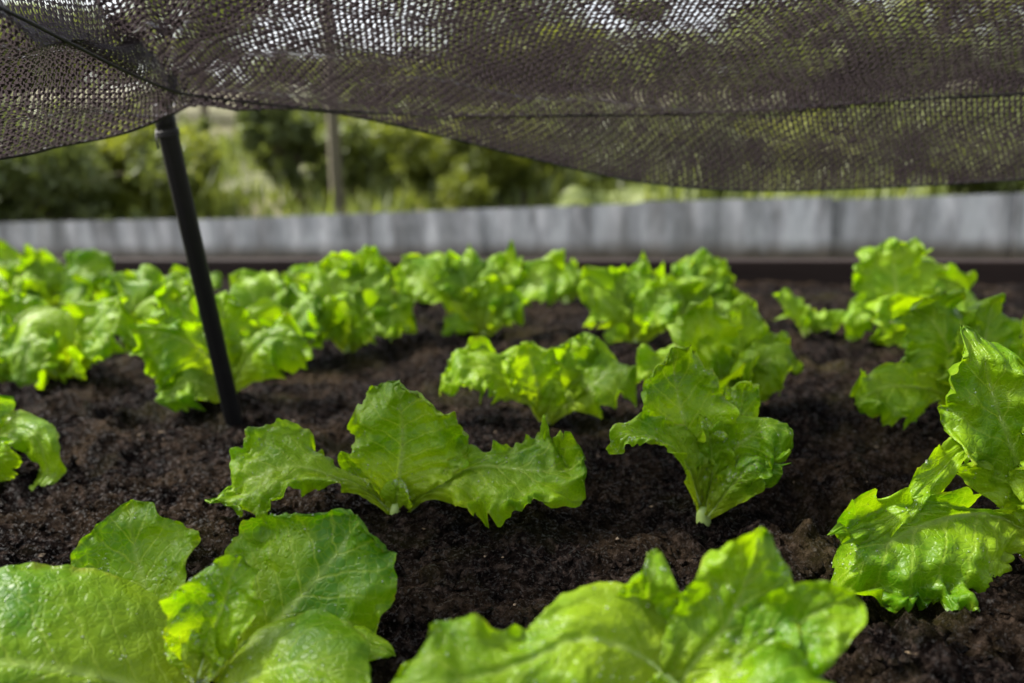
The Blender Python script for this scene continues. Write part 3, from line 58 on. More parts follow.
  ('distant lettuce half hidden left of the vase-shaped one', [-0.2283, 1.8676, 0.0], 0, [([[0.0, 0.0, 0.0], [-0.0056, 0.006, 0.0337], [-0.0134, 0.013, 0.0624], [-0.0209, 0.02, 0.0715]], [0.0016, 0.0031, 0.0093, 0.0222, 0.0274, 0.0189], [0.0016, 0.0031, 0.0093, 0.0222, 0.0274, 0.0189], [0.076, -0.731, 0.678], 0.14521132505769874, 1.0662224916709395, 0.07871282750665748), ([[0.0, 0.0, 0.0], [0.0086, 0.009, 0.0336], [0.019, 0.0195, 0.0617], [0.0269, 0.03, 0.069]], [0.0017, 0.0034, 0.0101, 0.0242, 0.03, 0.0207], [0.0017, 0.0034, 0.0101, 0.0242, 0.03, 0.0207], [-0.089, -0.73, 0.678], 0.15593427336440946, 1.1098818983648067, 0.27318000155415717), ([[0.0, 0.0, 0.0], [0.0185, 0.0, 0.0244], [0.0411, 0.0, 0.0421], [0.0592, 0.0, 0.0364]], [0.0018, 0.0035, 0.0107, 0.0253, 0.028, 0.0187], [0.0018, 0.0035, 0.0107, 0.0253, 0.028, 0.0187], [-0.214, -0.716, 0.665], 0.18010361864420923, 0.8110488062965836, -0.15597923898843388), ([[0.0, 0.0, 0.0], [-0.0138, 0.0, 0.028], [-0.032, 0.0, 0.0496], [-0.0483, 0.0, 0.0482]], [0.0015, 0.003, 0.0092, 0.0225, 0.0299, 0.0199], [0.0015, 0.003, 0.0092, 0.0225, 0.0299, 0.0199], [0.19, -0.719, 0.668], 0.1102671038807776, 1.0600468253515445, -0.10286565212087762), ([[0.0, 0.0, 0.0], [0.0099, -0.0262, 0.038], [0.023, -0.0654, 0.0676]], [0.003, 0.0178, 0.0308, 0.0244, 0.006], [0.003, 0.0178, 0.0308, 0.0244, 0.006], [0.0, -0.759, 0.651], 0.2, 1.1, 0.5)]),
  ('distant lettuce just left of the pole top row', [-0.7379, 1.979, 0.0], 0, [([[0.0, 0.0, 0.0], [-0.0137, 0.006, 0.032], [-0.0324, 0.013, 0.0572], [-0.0508, 0.02, 0.0577]], [0.0015, 0.003, 0.009, 0.0217, 0.0306, 0.0204], [0.0015, 0.003, 0.009, 0.0217, 0.0306, 0.0204], [0.166, -0.723, 0.671], 0.11789637613996853, 0.890497038262324, -0.25127129031249235), ([[0.0, 0.0, 0.0], [0.0064, 0.009, 0.0326], [0.0135, 0.0195, 0.0602], [0.0175, 0.03, 0.0688]], [0.0017, 0.0034, 0.0101, 0.0242, 0.0299, 0.02], [0.0017, 0.0034, 0.0101, 0.0242, 0.0299, 0.02], [-0.073, -0.731, 0.679], 0.0333817212112785, 0.9269403367280379, -0.13660750810507186), ([[0.0, 0.0, 0.0], [0.0208, 0.0, 0.0258], [0.0457, 0.0, 0.0444], [0.0646, 0.0, 0.0385]], [0.0021, 0.0042, 0.0125, 0.0291, 0.0283, 0.0189], [0.0021, 0.0042, 0.0125, 0.0291, 0.0283, 0.0189], [-0.214, -0.716, 0.665], 0.04834002544790644, 0.8142630202039771, 0.11879714739315095), ([[0.0, 0.0, 0.0], [0.0007, -0.009, 0.0165], [0.0006, -0.0195, 0.0306], [0.0005, -0.03, 0.0351]], [0.0007, 0.0013, 0.0039, 0.0092, 0.0122, 0.0081], [0.0007, 0.0013, 0.0039, 0.0092, 0.0122, 0.0081], [0.109, -0.728, 0.676], 0.095074712601535, 1.0447175802945403, 0.23114796194381731), ([[0.0, 0.0, 0.0], [0.0068, -0.028, 0.0386], [0.0153, -0.0699, 0.0754]], [0.0031, 0.0186, 0.0319, 0.0253, 0.0063], [0.0031, 0.0186, 0.0319, 0.0253, 0.0063], [0.0, -0.759, 0.651], 0.2, 1.1, 0.5)]),
  ('distant lettuce between the pole and the tall one with hanging leaf', [-0.5066, 2.0315, 0.0], 0, [([[0.0, 0.0, 0.0], [-0.0099, 0.006, 0.0305], [-0.0234, 0.013, 0.0553], [-0.0365, 0.02, 0.0588]], [0.0014, 0.0028, 0.0084, 0.0203, 0.026, 0.0183], [0.0014, 0.0028, 0.0084, 0.0203, 0.026, 0.0183], [0.133, -0.726, 0.674], 0.10134393712898082, 0.9114112283463917, 0.06903808325351113), ([[0.0, 0.0, 0.0], [0.0036, 0.009, 0.028], [0.0075, 0.0195, 0.0522], [0.0096, 0.03, 0.0613]], [0.0014, 0.0028, 0.0084, 0.0199, 0.0246, 0.0164], [0.0014, 0.0028, 0.0084, 0.0199, 0.0246, 0.0164], [-0.048, -0.732, 0.68], 0.028768609629674508, 1.1325480239011139, 0.03649169033716321), ([[0.0, 0.0, 0.0], [0.02, 0.0, 0.0261], [0.0441, 0.0, 0.045], [0.0629, 0.0, 0.0395]], [0.002, 0.004, 0.0119, 0.0281, 0.0292, 0.0195], [0.002, 0.004, 0.0119, 0.0281, 0.0292, 0.0195], [-0.212, -0.716, 0.665], 0.009015527646863697, 1.0454256364744379, -0.2146605024803192), ([[0.0, 0.0, 0.0], [0.0117, -0.009, 0.0126], [0.0257, -0.0195, 0.0221], [0.0371, -0.03, 0.0204]], [0.0009, 0.0017, 0.0048, 0.0114, 0.012, 0.008], [0.0009, 0.0017, 0.0048, 0.0114, 0.012, 0.008], [-0.22, -0.715, 0.664], 0.13630521579207422, 0.9357493250104871, 0.22280661436820487), ([[0.0, 0.0, 0.0], [0.0164, -0.0096, 0.0331], [0.0392, -0.0239, 0.062]], [0.0029, 0.0174, 0.0302, 0.0244, 0.0061], [0.0029, 0.0174, 0.0302, 0.0244, 0.0061], [0.0, -0.759, 0.651], 0.2, 1.1, 0.5)]),
  ('distant lettuce in the back row near the left end', [-0.9507, 2.0139, 0.0], 0, [([[0.0, 0.0, 0.0], [-0.0116, 0.006, 0.0269], [-0.0277, 0.013, 0.0483], [-0.0439, 0.02, 0.0488]], [0.0012, 0.0024, 0.0073, 0.0175, 0.0246, 0.0164], [0.0012, 0.0024, 0.0073, 0.0175, 0.0246, 0.0164], [0.162, -0.723, 0.671], 0.20324746251836442, 1.0569186167072822, 0.032498447751440396), ([[0.0, 0.0, 0.0], [0.0014, 0.009, 0.028], [0.0024, 0.0195, 0.0527], [0.0012, 0.03, 0.0632]], [0.0014, 0.0028, 0.0085, 0.0199, 0.024, 0.016], [0.0014, 0.0028, 0.0085, 0.0199, 0.024, 0.016], [-0.028, -0.733, 0.68], 0.035528121808125535, 1.0383750569306205, 0.2074732246199858), ([[0.0, 0.0, 0.0], [0.0196, 0.0, 0.0262], [0.0426, 0.0, 0.0456], [0.0596, 0.0, 0.0417]], [0.0021, 0.0041, 0.0124, 0.0287, 0.0276, 0.0181], [0.0021, 0.0041, 0.0124, 0.0287, 0.0276, 0.0181], [-0.202, -0.718, 0.666], 0.23930314779124665, 1.1871987674623221, 0.24774890379419973), ([[0.0, 0.0, 0.0], [0.0133, -0.028, 0.0365], [0.031, -0.0699, 0.0712]], [0.0033, 0.0195, 0.0288, 0.0229, 0.0057], [0.0033, 0.0195, 0.0288, 0.0229, 0.0057], [0.0, -0.759, 0.651], 0.2, 1.1, 0.5)]),
  ('lettuce cut by the right edge behind the droopy lettuce', [0.6465, 0.9883, 0.0], 1, [([[0.0, 0.0, 0.0], [-0.0117, 0.006, 0.0378], [-0.0251, 0.013, 0.0687], [-0.0358, 0.0215, 0.0756]], [0.0022, 0.0044, 0.0133, 0.0325, 0.0402, 0.0284], [0.0022, 0.0044, 0.0133, 0.0325, 0.0402, 0.0284], [0.118, -0.728, 0.676], 0.026979584854174704, 1.026324805368412, 0.2536512351444456), ([[0.0, 0.0, 0.0], [0.0019, 0.012, 0.0371], [0.0049, 0.026, 0.0697], [0.0113, 0.0431, 0.0873]], [0.0018, 0.0037, 0.011, 0.0259, 0.0308, 0.0207], [0.0018, 0.0037, 0.011, 0.0259, 0.0308, 0.0207], [0.017, -0.733, 0.68], 0.035175121064185716, 1.0517825182571998, 0.5021536023010684), ([[0.0, 0.0, 0.0], [-0.0198, -0.006, 0.0235], [-0.0429, -0.013, 0.0416], [-0.0652, -0.0215, 0.0399]], [0.0013, 0.0027, 0.0074, 0.0174, 0.0168, 0.0112], [0.0013, 0.0027, 0.0074, 0.0174, 0.0168, 0.0112], [0.209, -0.717, 0.665], 0.09396207598820494, 0.9726735173960936, -0.09629772198148684), ([[0.0, 0.0, 0.0], [0.0073, 0.0, 0.0342], [0.018, 0.0, 0.062], [0.0312, -0.0, 0.0682]], [0.0013, 0.0027, 0.008, 0.0187, 0.023, 0.0169], [0.0013, 0.0027, 0.008, 0.0187, 0.023, 0.0169], [-0.124, -0.727, 0.675], 0.07287364542405078, 1.1889818510660484, 0.0418024804108022), ([[0.0, 0.0, 0.0], [0.0071, -0.0018, 0.0329], [0.0222, -0.005, 0.07]], [0.0023, 0.014, 0.0224, 0.0178, 0.0044], [0.0023, 0.014, 0.0224, 0.0178, 0.0044], [0.0, -0.759, 0.651], 0.2, 1.1, 0.5)])
]
NET = [([-0.5294, 0.6, 0.2967], [-0.3429, 0.42, 0.4304]), ([-0.4341, 0.75, 0.3196], [-0.3057, 0.55, 0.4001]), ([-0.407, 0.8, 0.3301], [-0.3161, 0.64, 0.3953]), ([-0.3674, 0.86, 0.3458], [-0.3197, 0.76, 0.3834]), ([-0.3408, 0.91, 0.3623], [-0.3202, 0.86, 0.3766]), ([-0.3245, 0.94, 0.3729], [-0.3171, 0.92, 0.3763]), ([-0.2696, 0.97, 0.3693], [-0.2667, 0.96, 0.3707]), ([-0.1902, 1.01, 0.3594], [-0.1881, 1.0, 0.3626]), ([-0.0797, 1.05, 0.3361], [-0.0765, 1.02, 0.3576]), ([0.0406, 1.08, 0.3051], [0.0392, 1.02, 0.3535]), ([0.1676, 1.1, 0.2759], [0.1551, 1.02, 0.3517]), ([0.295, 1.1, 0.2614], [0.2683, 1.01, 0.3527]), ([0.4477, 1.1, 0.2599], [0.3977, 0.99, 0.357]), ([0.644, 1.08, 0.2664], [0.5638, 0.96, 0.3602]), ([0.9256, 1.04, 0.2822], [0.8059, 0.92, 0.366])]
SHRUBS = [('dark green shrub behind the grey wall at the far left', 'shrub', [-3.248, 5.6, -0.044], 0.722, 0.826, 'dark'), ('yellow-green bush lit from above left of the black pole', 'shrub', [-2.833, 6.4, -0.086], 0.525, 0.72, 'yellow'), ('dense dark tree crown between the pole and the grey post', 'small_tree', [-1.731, 7.0, -0.109], 0.312, 1.016, 'dark'), ('slender young tree with thin trunk right behind the black pole', 'small_tree', [-2.701, 7.6, -0.149], 0.178, 0.83, 'mid'), ('mid green bush just right of the grey post', 'shrub', [-0.949, 7.2, -0.076], 0.591, 0.957, 'mid'), ('light green bush under the left end of the hanging net flap', 'shrub', [-0.296, 6.6, -0.045], 0.511, 0.682, 'yellow'), ('olive bush behind the wall below the middle of the net edge', 'shrub', [0.317, 7.5, -0.108], 0.615, 0.859, 'mid'), ('dark bush right of the broad-leaved plant', 'shrub', [1.147, 6.2, -0.011], 0.509, 0.661, 'dark'), ('tall tree seen dimly through the net above the far rows', 'tree', [3.592, 11, -0.229], 1.805, 2.351, 'mid'), ('tree seen through the net near the right edge', 'tree', [7.26, 12, -0.294], 1.688, 2.058, 'dark'), ('leafy tree seen through the net above the vase-shaped lettuce', 'tree', [0.476, 13, -0.302], 1.829, 2.227, 'yellow'), ('far tree showing through the net beyond the pole', 'tree', [-1.887, 15, -0.417], 1.934, 2.491, 'mid'), ('far tree over the shrub at the left edge', 'tree', [-7.619, 14, -0.459], 2.462, 3.146, 'mid'), ('bush behind the wall at the right under the net flap', 'shrub', [3.087, 6.8, -0.018], 0.757, 0.657, 'mid'), ('low olive bush behind the wall at the middle of the net flap', 'shrub', [2.285, 7.0, -0.02], 0.657, 0.614, 'yellow'), ('dark bush behind the wall at the right edge', 'shrub', [3.766, 6.0, 0.034], 0.422, 0.44, 'dark'), ('tall loose tree seen through the top middle of the net', 'tree', [-0.413, 12.5, -0.299], 1.612, 3.739, 'mid'), ('tall loose tree high behind the right half of the net', 'tree', [6.359, 13, -0.379], 1.676, 3.658, 'yellow'), ('tall tree with loose crown showing through the net right of the pole', 'tree', [-4.085, 12, -0.276], 1.407, 3.553, 'mid')]

# ------------------------------------------------------------------ helpers
def hash2(ix, iy, seed):
    h = (ix.astype(np.int64) * 374761393 + iy.astype(np.int64) * 668265263 + seed * 974634777) & 0xffffffff
    h = ((h ^ (h >> 13)) * 1274126177) & 0xffffffff
    return ((h ^ (h >> 16)) & 0xffff) / 65535.0
def vnoise(x, y, seed=0):
    ix, iy = np.floor(x), np.floor(y); fx, fy = x - ix, y - iy
    fx = fx * fx * fx * (fx * (fx * 6 - 15) + 10); fy = fy * fy * fy * (fy * (fy * 6 - 15) + 10)
    a, b = hash2(ix, iy, seed), hash2(ix + 1, iy, seed); c, d = hash2(ix, iy + 1, seed), hash2(ix + 1, iy + 1, seed)
    return (a + (b - a) * fx) * (1 - fy) + (c + (d - c) * fx) * fy - 0.5
def fbm(x, y, seed=0, octv=4, gain=0.5):
    s = 0; a = 1.0
    for k in range(octv):
        s = s + a * vnoise(x + 17.3 * k, y - 9.1 * k, seed + k); a *= gain
        x, y = 1.71 * x + 1.13 * y, 1.71 * y - 1.13 * x          # rotate every octave so no lattice shows
    return s
def mesh_from(name, verts, faces, uv=None, smooth=True):
    verts = np.ascontiguousarray(verts, dtype=np.float32); faces = np.asarray(faces, dtype=np.int32)
    me = bpy.data.meshes.new(name); n = faces.shape[1]
    me.vertices.add(len(verts)); me.vertices.foreach_set("co", verts.ravel())
    me.loops.add(faces.size); me.loops.foreach_set("vertex_index", faces.ravel())
    me.polygons.add(len(faces)); me.polygons.foreach_set("loop_start", np.arange(0, faces.size, n, dtype=np.int32))
    if uv is not None:
        l = me.uv_layers.new(name="UVMap"); l.data.foreach_set("uv", np.asarray(uv, dtype=np.float32)[faces.ravel()].ravel())
    me.polygons.foreach_set("use_smooth", np.full(len(faces), smooth, dtype=bool))
    me.update(calc_edges=True); return me
def grid_faces(nu, nv):          # vertices indexed [i*(nv+1)+j], i in 0..nu
    i, j = np.meshgrid(np.arange(nu), np.arange(nv), indexing='ij'); a = (i * (nv + 1) + j).ravel()
    return np.stack([a, a + nv + 1, a + nv + 2, a + 1], 1)
def link(name, me, mat, parent=None, loc=None):
    o = bpy.data.objects.new(name, me); COL.objects.link(o)
    if mat is not None and len(me.materials) == 0: me.materials.append(mat)
    if parent is not None: o.parent = parent
    if loc is not None: o.location = loc
    return o
def empty(name, loc):
    o = bpy.data.objects.new(name, None); COL.objects.link(o); o.location = loc; o.empty_display_size = 0.05; return o
def tag(o, label=None, cat=None, group=None, kind=None):
    if label: o["label"] = label
    if cat: o["category"] = cat
    if group: o["group"] = group
    if kind: o["kind"] = kind
    return o
def smooth_curve(pts, n):
    """Catmull-Rom through pts, n samples evenly spaced by arc length"""
    p = np.asarray(pts, float); p = np.vstack([2 * p[0] - p[1], p, 2 * p[-1] - p[-2]]); out = []
    for k in range(1, len(p) - 2):
        t = np.linspace(0, 1, 24, endpoint=False)[:, None]; a, b, c, d = p[k - 1], p[k], p[k + 1], p[k + 2]
        out.append(0.5 * ((2 * b) + (c - a) * t + (2 * a - 5 * b + 4 * c - d) * t ** 2 + (-a + 3 * b - 3 * c + d) * t ** 3))
    q = np.vstack(out + [p[-2][None]]); s = np.r_[0, np.cumsum(np.linalg.norm(np.diff(q, axis=0), axis=1))]
    t = np.linspace(0, s[-1], n); return np.stack([np.interp(t, s, q[:, k]) for k in range(q.shape[1])], 1), s[-1]
def prof(vals, t):
    q = np.asarray(vals, float); c, _ = smooth_curve(np.stack([np.linspace(0, 1, len(q)), q], 1), 60)
    return np.interp(t, c[:, 0], c[:, 1])
def nrm(v): return v / np.maximum(np.linalg.norm(v, axis=-1, keepdims=True), 1e-9)
def tube(path, rad, sides=8, cap=True):
    path = np.asarray(path, float); n = len(path); rad = np.broadcast_to(np.asarray(rad, float), (n,))
    T = nrm(np.gradient(path, axis=0)); ref = np.array([0.3, 0.2, 1.0]) if abs(T[0][2]) < 0.8 else np.array([1.0, 0.1, 0.0])
    A = nrm(np.cross(T, ref)); B = np.cross(T, A); th = np.linspace(0, 2 * math.pi, sides, endpoint=False)
    V = (path[:, None] + rad[:, None, None] * (A[:, None] * np.cos(th)[None, :, None] + B[:, None] * np.sin(th)[None, :, None])).reshape(-1, 3)
    i, j = np.meshgrid(np.arange(n - 1), np.arange(sides), indexing='ij'); a = (i * sides + j).ravel(); b = (i * sides + (j + 1) % sides).ravel()
    Fc = np.stack([a, b, b + sides, a + sides], 1)
    if cap:
        V = np.vstack([V, path[0], path[-1]]); c0, c1 = len(V) - 2, len(V) - 1; jj = np.arange(sides); k = (jj + 1) % sides
        # degenerate-free caps: quads made of two neighbouring fan triangles
        e = np.arange(0, sides, 2)
        Fc = np.vstack([Fc, np.stack([np.full(len(e), c0), (e + 2) % sides, (e + 1) % sides, e], 1),
                        np.stack([np.full(len(e), c1), (n - 1) * sides + e, (n - 1) * sides + (e + 1) % sides, (n - 1) * sides + (e + 2) % sides], 1)])
    return V, Fc
def box(sx, sy, sz, bev=0.004):
    """bevelled box centred at origin as verts / quads + corner pieces through bmesh"""
    import bmesh
    bm = bmesh.new(); bmesh.ops.create_cube(bm, size=1.0)
    for v in bm.verts: v.co.x *= sx; v.co.y *= sy; v.co.z *= sz
    bmesh.ops.bevel(bm, geom=list(bm.edges), offset=bev, segments=2, affect='EDGES', profile=0.6)
    return bm
class Mat:
    def __init__(s, name):
        s.m = bpy.data.materials.new(name); s.m.use_nodes = True; s.t = s.m.node_tree; s.n = s.t.nodes
        s.b = s.n["Principled BSDF"]; s.out = s.n["Material Output"]
    def node(s, typ, **kw):
        n = s.n.new(typ)
        for k, v in kw.items():
            if k.startswith('i_'):
                key = k[2:]; key = int(key) if key.isdigit() else key.replace('_', ' ')
                n.inputs[key].default_value = v
            else: setattr(n, k, v)
        return n
    def l(s, a, b): s.t.links.new(a, b)
    def noise(s, vec, scale, detail=4, rough=0.55, dist=0.0):
        n = s.node("ShaderNodeTexNoise"); n.inputs["Scale"].default_value = scale; n.inputs["Detail"].default_value = detail
        n.inputs["Roughness"].default_value = rough; n.inputs["Distortion"].default_value = dist
        if vec is not None: s.l(vec, n.inputs["Vector"])
        return n.outputs["Fac"]
    def ramp(s, fac, stops):
        r = s.node("ShaderNodeValToRGB"); e = r.color_ramp.elements
        while len(e) < len(stops): e.new(0.5)
        for k, (p, c) in enumerate(stops): e[k].position = p; e[k].color = (*c, 1) if len(c) == 3 else c
        s.l(fac, r.inputs[0]); return r.outputs[0]
    def mix(s, fac, a, b, mode='MIX'):
        m = s.node("ShaderNodeMix", data_type='RGBA', blend_type=mode)
        for sock, v in ((m.inputs[0], fac), (m.inputs[6], a), (m.inputs[7], b)):
            if hasattr(v, 'links'): s.l(v, sock)
            else: sock.default_value = (*v, 1) if isinstance(v, tuple) and len(v) == 3 else v
        return m.outputs[2]
    def math(s, op, a, b=None, c=None, clamp=False):
        m = s.node("ShaderNodeMath", operation=op, use_clamp=clamp)
        for k, v in enumerate((a, b, c)):
            if v is None: continue
            if hasattr(v, 'links'): s.l(v, m.inputs[k])
            else: m.inputs[k].default_value = v
        return m.outputs[0]
    def bump(s, h, strength, dist, normal=None):
        b = s.node("ShaderNodeBump"); b.inputs["Strength"].default_value = strength; b.inputs["Distance"].default_value = dist
        s.l(h, b.inputs["Height"])
        if normal is not None: s.l(normal, b.inputs["Normal"])
        return b.outputs[0]
    def obj(s): return s.node("ShaderNodeTexCoord").outputs["Object"]
    def pos(s): return s.node("ShaderNodeNewGeometry").outputs["Position"]

# ------------------------------------------------------------------ materials
def leaf_material():
    M = Mat("lettuce_leaf"); tc = M.node("ShaderNodeTexCoord"); O = tc.outputs["Object"]
    sx = M.node("ShaderNodeSeparateXYZ"); M.l(tc.outputs["UV"], sx.inputs[0]); U, V = sx.outputs[0], sx.outputs[1]
    inf = M.node("ShaderNodeObjectInfo"); cs = M.node("ShaderNodeSeparateColor"); M.l(inf.outputs["Color"], cs.inputs[0]); tint = cs.outputs[0]
    au = M.math('ABSOLUTE', M.math('SUBTRACT', U, 0.5)); au = M.math('MULTIPLY', au, 2.0)
    wob = M.noise(O, 55.0, 3, 0.5); wob2 = M.math('MULTIPLY', M.math('SUBTRACT', wob, 0.5), 0.085)
    # side veins leave the midrib and sweep towards the tip
    ph = M.math('SUBTRACT', V, M.math('MULTIPLY', M.math('POWER', au, 0.8), 0.27)); ph = M.math('ADD', ph, wob2)
    fr = M.math('FRACT', M.math('MULTIPLY', ph, 8.5)); d = M.math('ABSOLUTE', M.math('SUBTRACT', fr, 0.5))
    vein = M.math('SUBTRACT', 1.0, M.math('DIVIDE', d, 0.09), clamp=True)
    vein = M.math('MULTIPLY', vein, M.math('SUBTRACT', 1.15, au, clamp=True))
    vo = M.node("ShaderNodeTexVoronoi", feature='DISTANCE_TO_EDGE'); vo.inputs["Scale"].default_value = 190.0
    nv = M.node("ShaderNodeTexNoise"); nv.inputs["Scale"].default_value = 60.0; M.l(O, nv.inputs["Vector"])
    vm = M.node("ShaderNodeVectorMath", operation='MULTIPLY_ADD'); M.l(nv.outputs["Color"], vm.inputs[0]); vm.inputs[1].default_value = (0.012, 0.012, 0.012); M.l(O, vm.inputs[2])
    M.l(vm.outputs[0], vo.inputs["Vector"]); net = M.math('SUBTRACT', 1.0, M.math('MULTIPLY', vo.outputs["Distance"], 7.0), clamp=True)
    rib = M.math('SUBTRACT', 1.0, M.math('DIVIDE', au, 0.075), clamp=True)
    big = M.noise(O, 22.0, 3, 0.5); fine = M.noise(O, 260.0, 3, 0.6)
    c = M.mix(M.math('ADD', M.math('MULTIPLY', tint, 0.75), M.math('MULTIPLY', M.math('SUBTRACT', big, 0.5), 1.6), clamp=True), (0.058, 0.180, 0.0025), (0.315, 0.47, 0.006))
    # young yellow heart of the leaf near its base
    c = M.mix(M.math('MULTIPLY', M.math('SUBTRACT', 0.55, V, clamp=True), 1.0, clamp=True), c, (0.40, 0.45, 0.03))
    c = M.mix(M.math('MULTIPLY', net, 0.22), c, (0.28, 0.42, 0.02))
    c = M.mix(M.math('MULTIPLY', vein, 0.42), c, (0.38, 0.50, 0.07))
    c = M.mix(M.math('MULTIPLY', rib, M.math('SUBTRACT', 0.75, M.math('MULTIPLY', V, 0.65), clamp=True)), c, (0.44, 0.55, 0.16))
    c = M.mix(M.math('MULTIPLY', M.math('SUBTRACT', fine, 0.52, clamp=True), 0.9), c, (0.06, 0.16, 0.012))
    rim = M.math('MULTIPLY', M.math('MULTIPLY', M.math('SUBTRACT', au, 0.90, clamp=True), 10.0, clamp=True), M.math('MULTIPLY', M.math('SUBTRACT', M.noise(O, 70, 3, 0.6), 0.5, clamp=True), 4.0, clamp=True))
    c = M.mix(M.math('MULTIPLY', rim, 0.6), c, (0.30, 0.22, 0.04))
    # water beads: small smooth domes
    dv = M.node("ShaderNodeTexVoronoi"); dv.inputs["Scale"].default_value = 300.0; dv.inputs["Randomness"].default_value = 1.0; M.l(O, dv.inputs["Vector"])
    bead = M.math('SUBTRACT', 1.0, M.math('DIVIDE', dv.outputs["Distance"], 0.42), clamp=True)
    patch = M.math('MULTIPLY', M.math('SUBTRACT', M.noise(O, 40.0, 2, 0.5), 0.58, clamp=True), 9.0, clamp=True)
    rc = M.node("ShaderNodeSeparateColor"); M.l(dv.outputs["Color"], rc.inputs[0])
    bead = M.math('MULTIPLY', M.math('MULTIPLY', bead, patch), M.math('GREATER_THAN', rc.outputs[0], 0.45))
    blis = M.noise(O, 95.0, 3, 0.5)
    h = M.math('ADD', M.math('MULTIPLY', blis, 1.1), M.math('MULTIPLY', vein, -0.30)); h = M.math('ADD', h, M.math('MULTIPLY', net, -0.22)); h = M.math('ADD', h, M.math('MULTIPLY', fine, 0.12))
    b1 = M.bump(h, 0.7, 0.0017); b2 = M.bump(bead, 1.0, 0.0011, b1)
    M.l(c, M.b.inputs["Base Color"]); M.l(b2, M.b.inputs["Normal"])
    rg = M.math('SUBTRACT', 0.37, M.math('MULTIPLY', bead, 0.9), clamp=True); rg = M.math('MAXIMUM', rg, 0.07)
    M.l(rg, M.b.inputs["Roughness"]); M.b.inputs["Specular IOR Level"].default_value = 0.30
    tr = M.node("ShaderNodeBsdfTranslucent"); tcol = M.mix(1.0, c, (1.45, 1.40, 0.20), 'MULTIPLY'); M.l(tcol, tr.inputs[0]); M.l(b1, tr.inputs["Normal"])
    ms = M.node("ShaderNodeMixShader"); ms.inputs[0].default_value = 0.50; M.l(M.b.outputs[0], ms.inputs[1]); M.l(tr.outputs[0], ms.inputs[2])
    M.l(ms.outputs[0], M.out.inputs[0]); return M.m
def rib_material():
    M = Mat("lettuce_midrib"); O = M.obj()
    c = M.mix(M.noise(O, 90, 3), (0.26, 0.38, 0.08), (0.42, 0.52, 0.17)); M.l(c, M.b.inputs["Base Color"])
    M.b.inputs["Roughness"].default_value = 0.35; M.b.inputs["Subsurface Weight"].default_value = 0.25; M.b.inputs["Subsurface Radius"].default_value = (0.004, 0.006, 0.001)
    M.l(M.bump(M.noise(O, 300, 2), 0.3, 0.0006), M.b.inputs["Normal"]); return M.m
def soil_material():
    M = Mat("garden_soil"); O = M.pos()
    n1 = M.noise(O, 9, 4, 0.6); n2 = M.noise(O, 120, 6, 0.7); n3 = M.noise(O, 500, 4, 0.7)
    c = M.ramp(n2, [(0.30, (0.0013, 0.0010, 0.0009)), (0.5, (0.0060, 0.0045, 0.0041)), (0.70, (0.050, 0.037, 0.031))])
    c = M.mix(M.math('MULTIPLY', M.math('SUBTRACT', n1, 0.47, clamp=True), 2.6, clamp=True), c, M.ramp(n2, [(0.3, (0.007, 0.0048, 0.003)), (0.7, (0.085, 0.058, 0.034))]))
    moss = M.math('MULTIPLY', M.math('MULTIPLY', M.math('SUBTRACT', M.noise(O, 6, 3, 0.6), 0.54, clamp=True), 6.0, clamp=True), 0.35)
    c = M.mix(moss, c, (0.045, 0.042, 0.010))
    M.l(c, M.b.inputs["Base Color"]); M.b.inputs["Roughness"].default_value = 0.42
    M.l(M.math('MULTIPLY', M.math('MULTIPLY', M.math('SUBTRACT', M.noise(O, 330, 3, 0.6), 0.54, clamp=True), 5.0, clamp=True), 0.40), M.b.inputs["Specular IOR Level"])
    h = M.math('ADD', n2, M.math('MULTIPLY', n3, 0.45)); M.l(M.bump(h, 1.0, 0.009), M.b.inputs["Normal"]); return M.m
def net_material():
    M = Mat("shade_net_thread"); O = M.pos()
    c = M.mix(M.noise(O, 35, 3), (0.010, 0.0072, 0.0082), (0.032, 0.023, 0.026)); M.l(c, M.b.inputs["Base Color"])
    M.b.inputs["Roughness"].default_value = 0.36; M.b.inputs["Specular IOR Level"].default_value = 0.5
    tr = M.node("ShaderNodeBsdfTranslucent"); tr.inputs[0].default_value = (0.055, 0.043, 0.046, 1)
    ms = M.node("ShaderNodeMixShader"); ms.inputs[0].default_value = 0.35; M.l(M.b.outputs[0], ms.inputs[1]); M.l(tr.outputs[0], ms.inputs[2]); M.l(ms.outputs[0], M.out.inputs[0]); return M.m
def simple(name, c1, c2, scale, rough, bump=0.0, bd=0.002, spec=0.5, stretch=None):
    M = Mat(name); O = M.obj()
    if stretch:
        mp = M.node("ShaderNodeMapping"); mp.inputs["Scale"].default_value = stretch; M.l(O, mp.inputs[0]); O = mp.outputs[0]
    n = M.noise(O, scale, 5, 0.6); M.l(M.mix(n, c1, c2), M.b.inputs["Base Color"]); M.b.inputs["Roughness"].default_value = rough
    M.b.inputs["Specular IOR Level"].default_value = spec
    if bump: M.l(M.bump(n, bump, bd), M.b.inputs["Normal"])
    return M.m
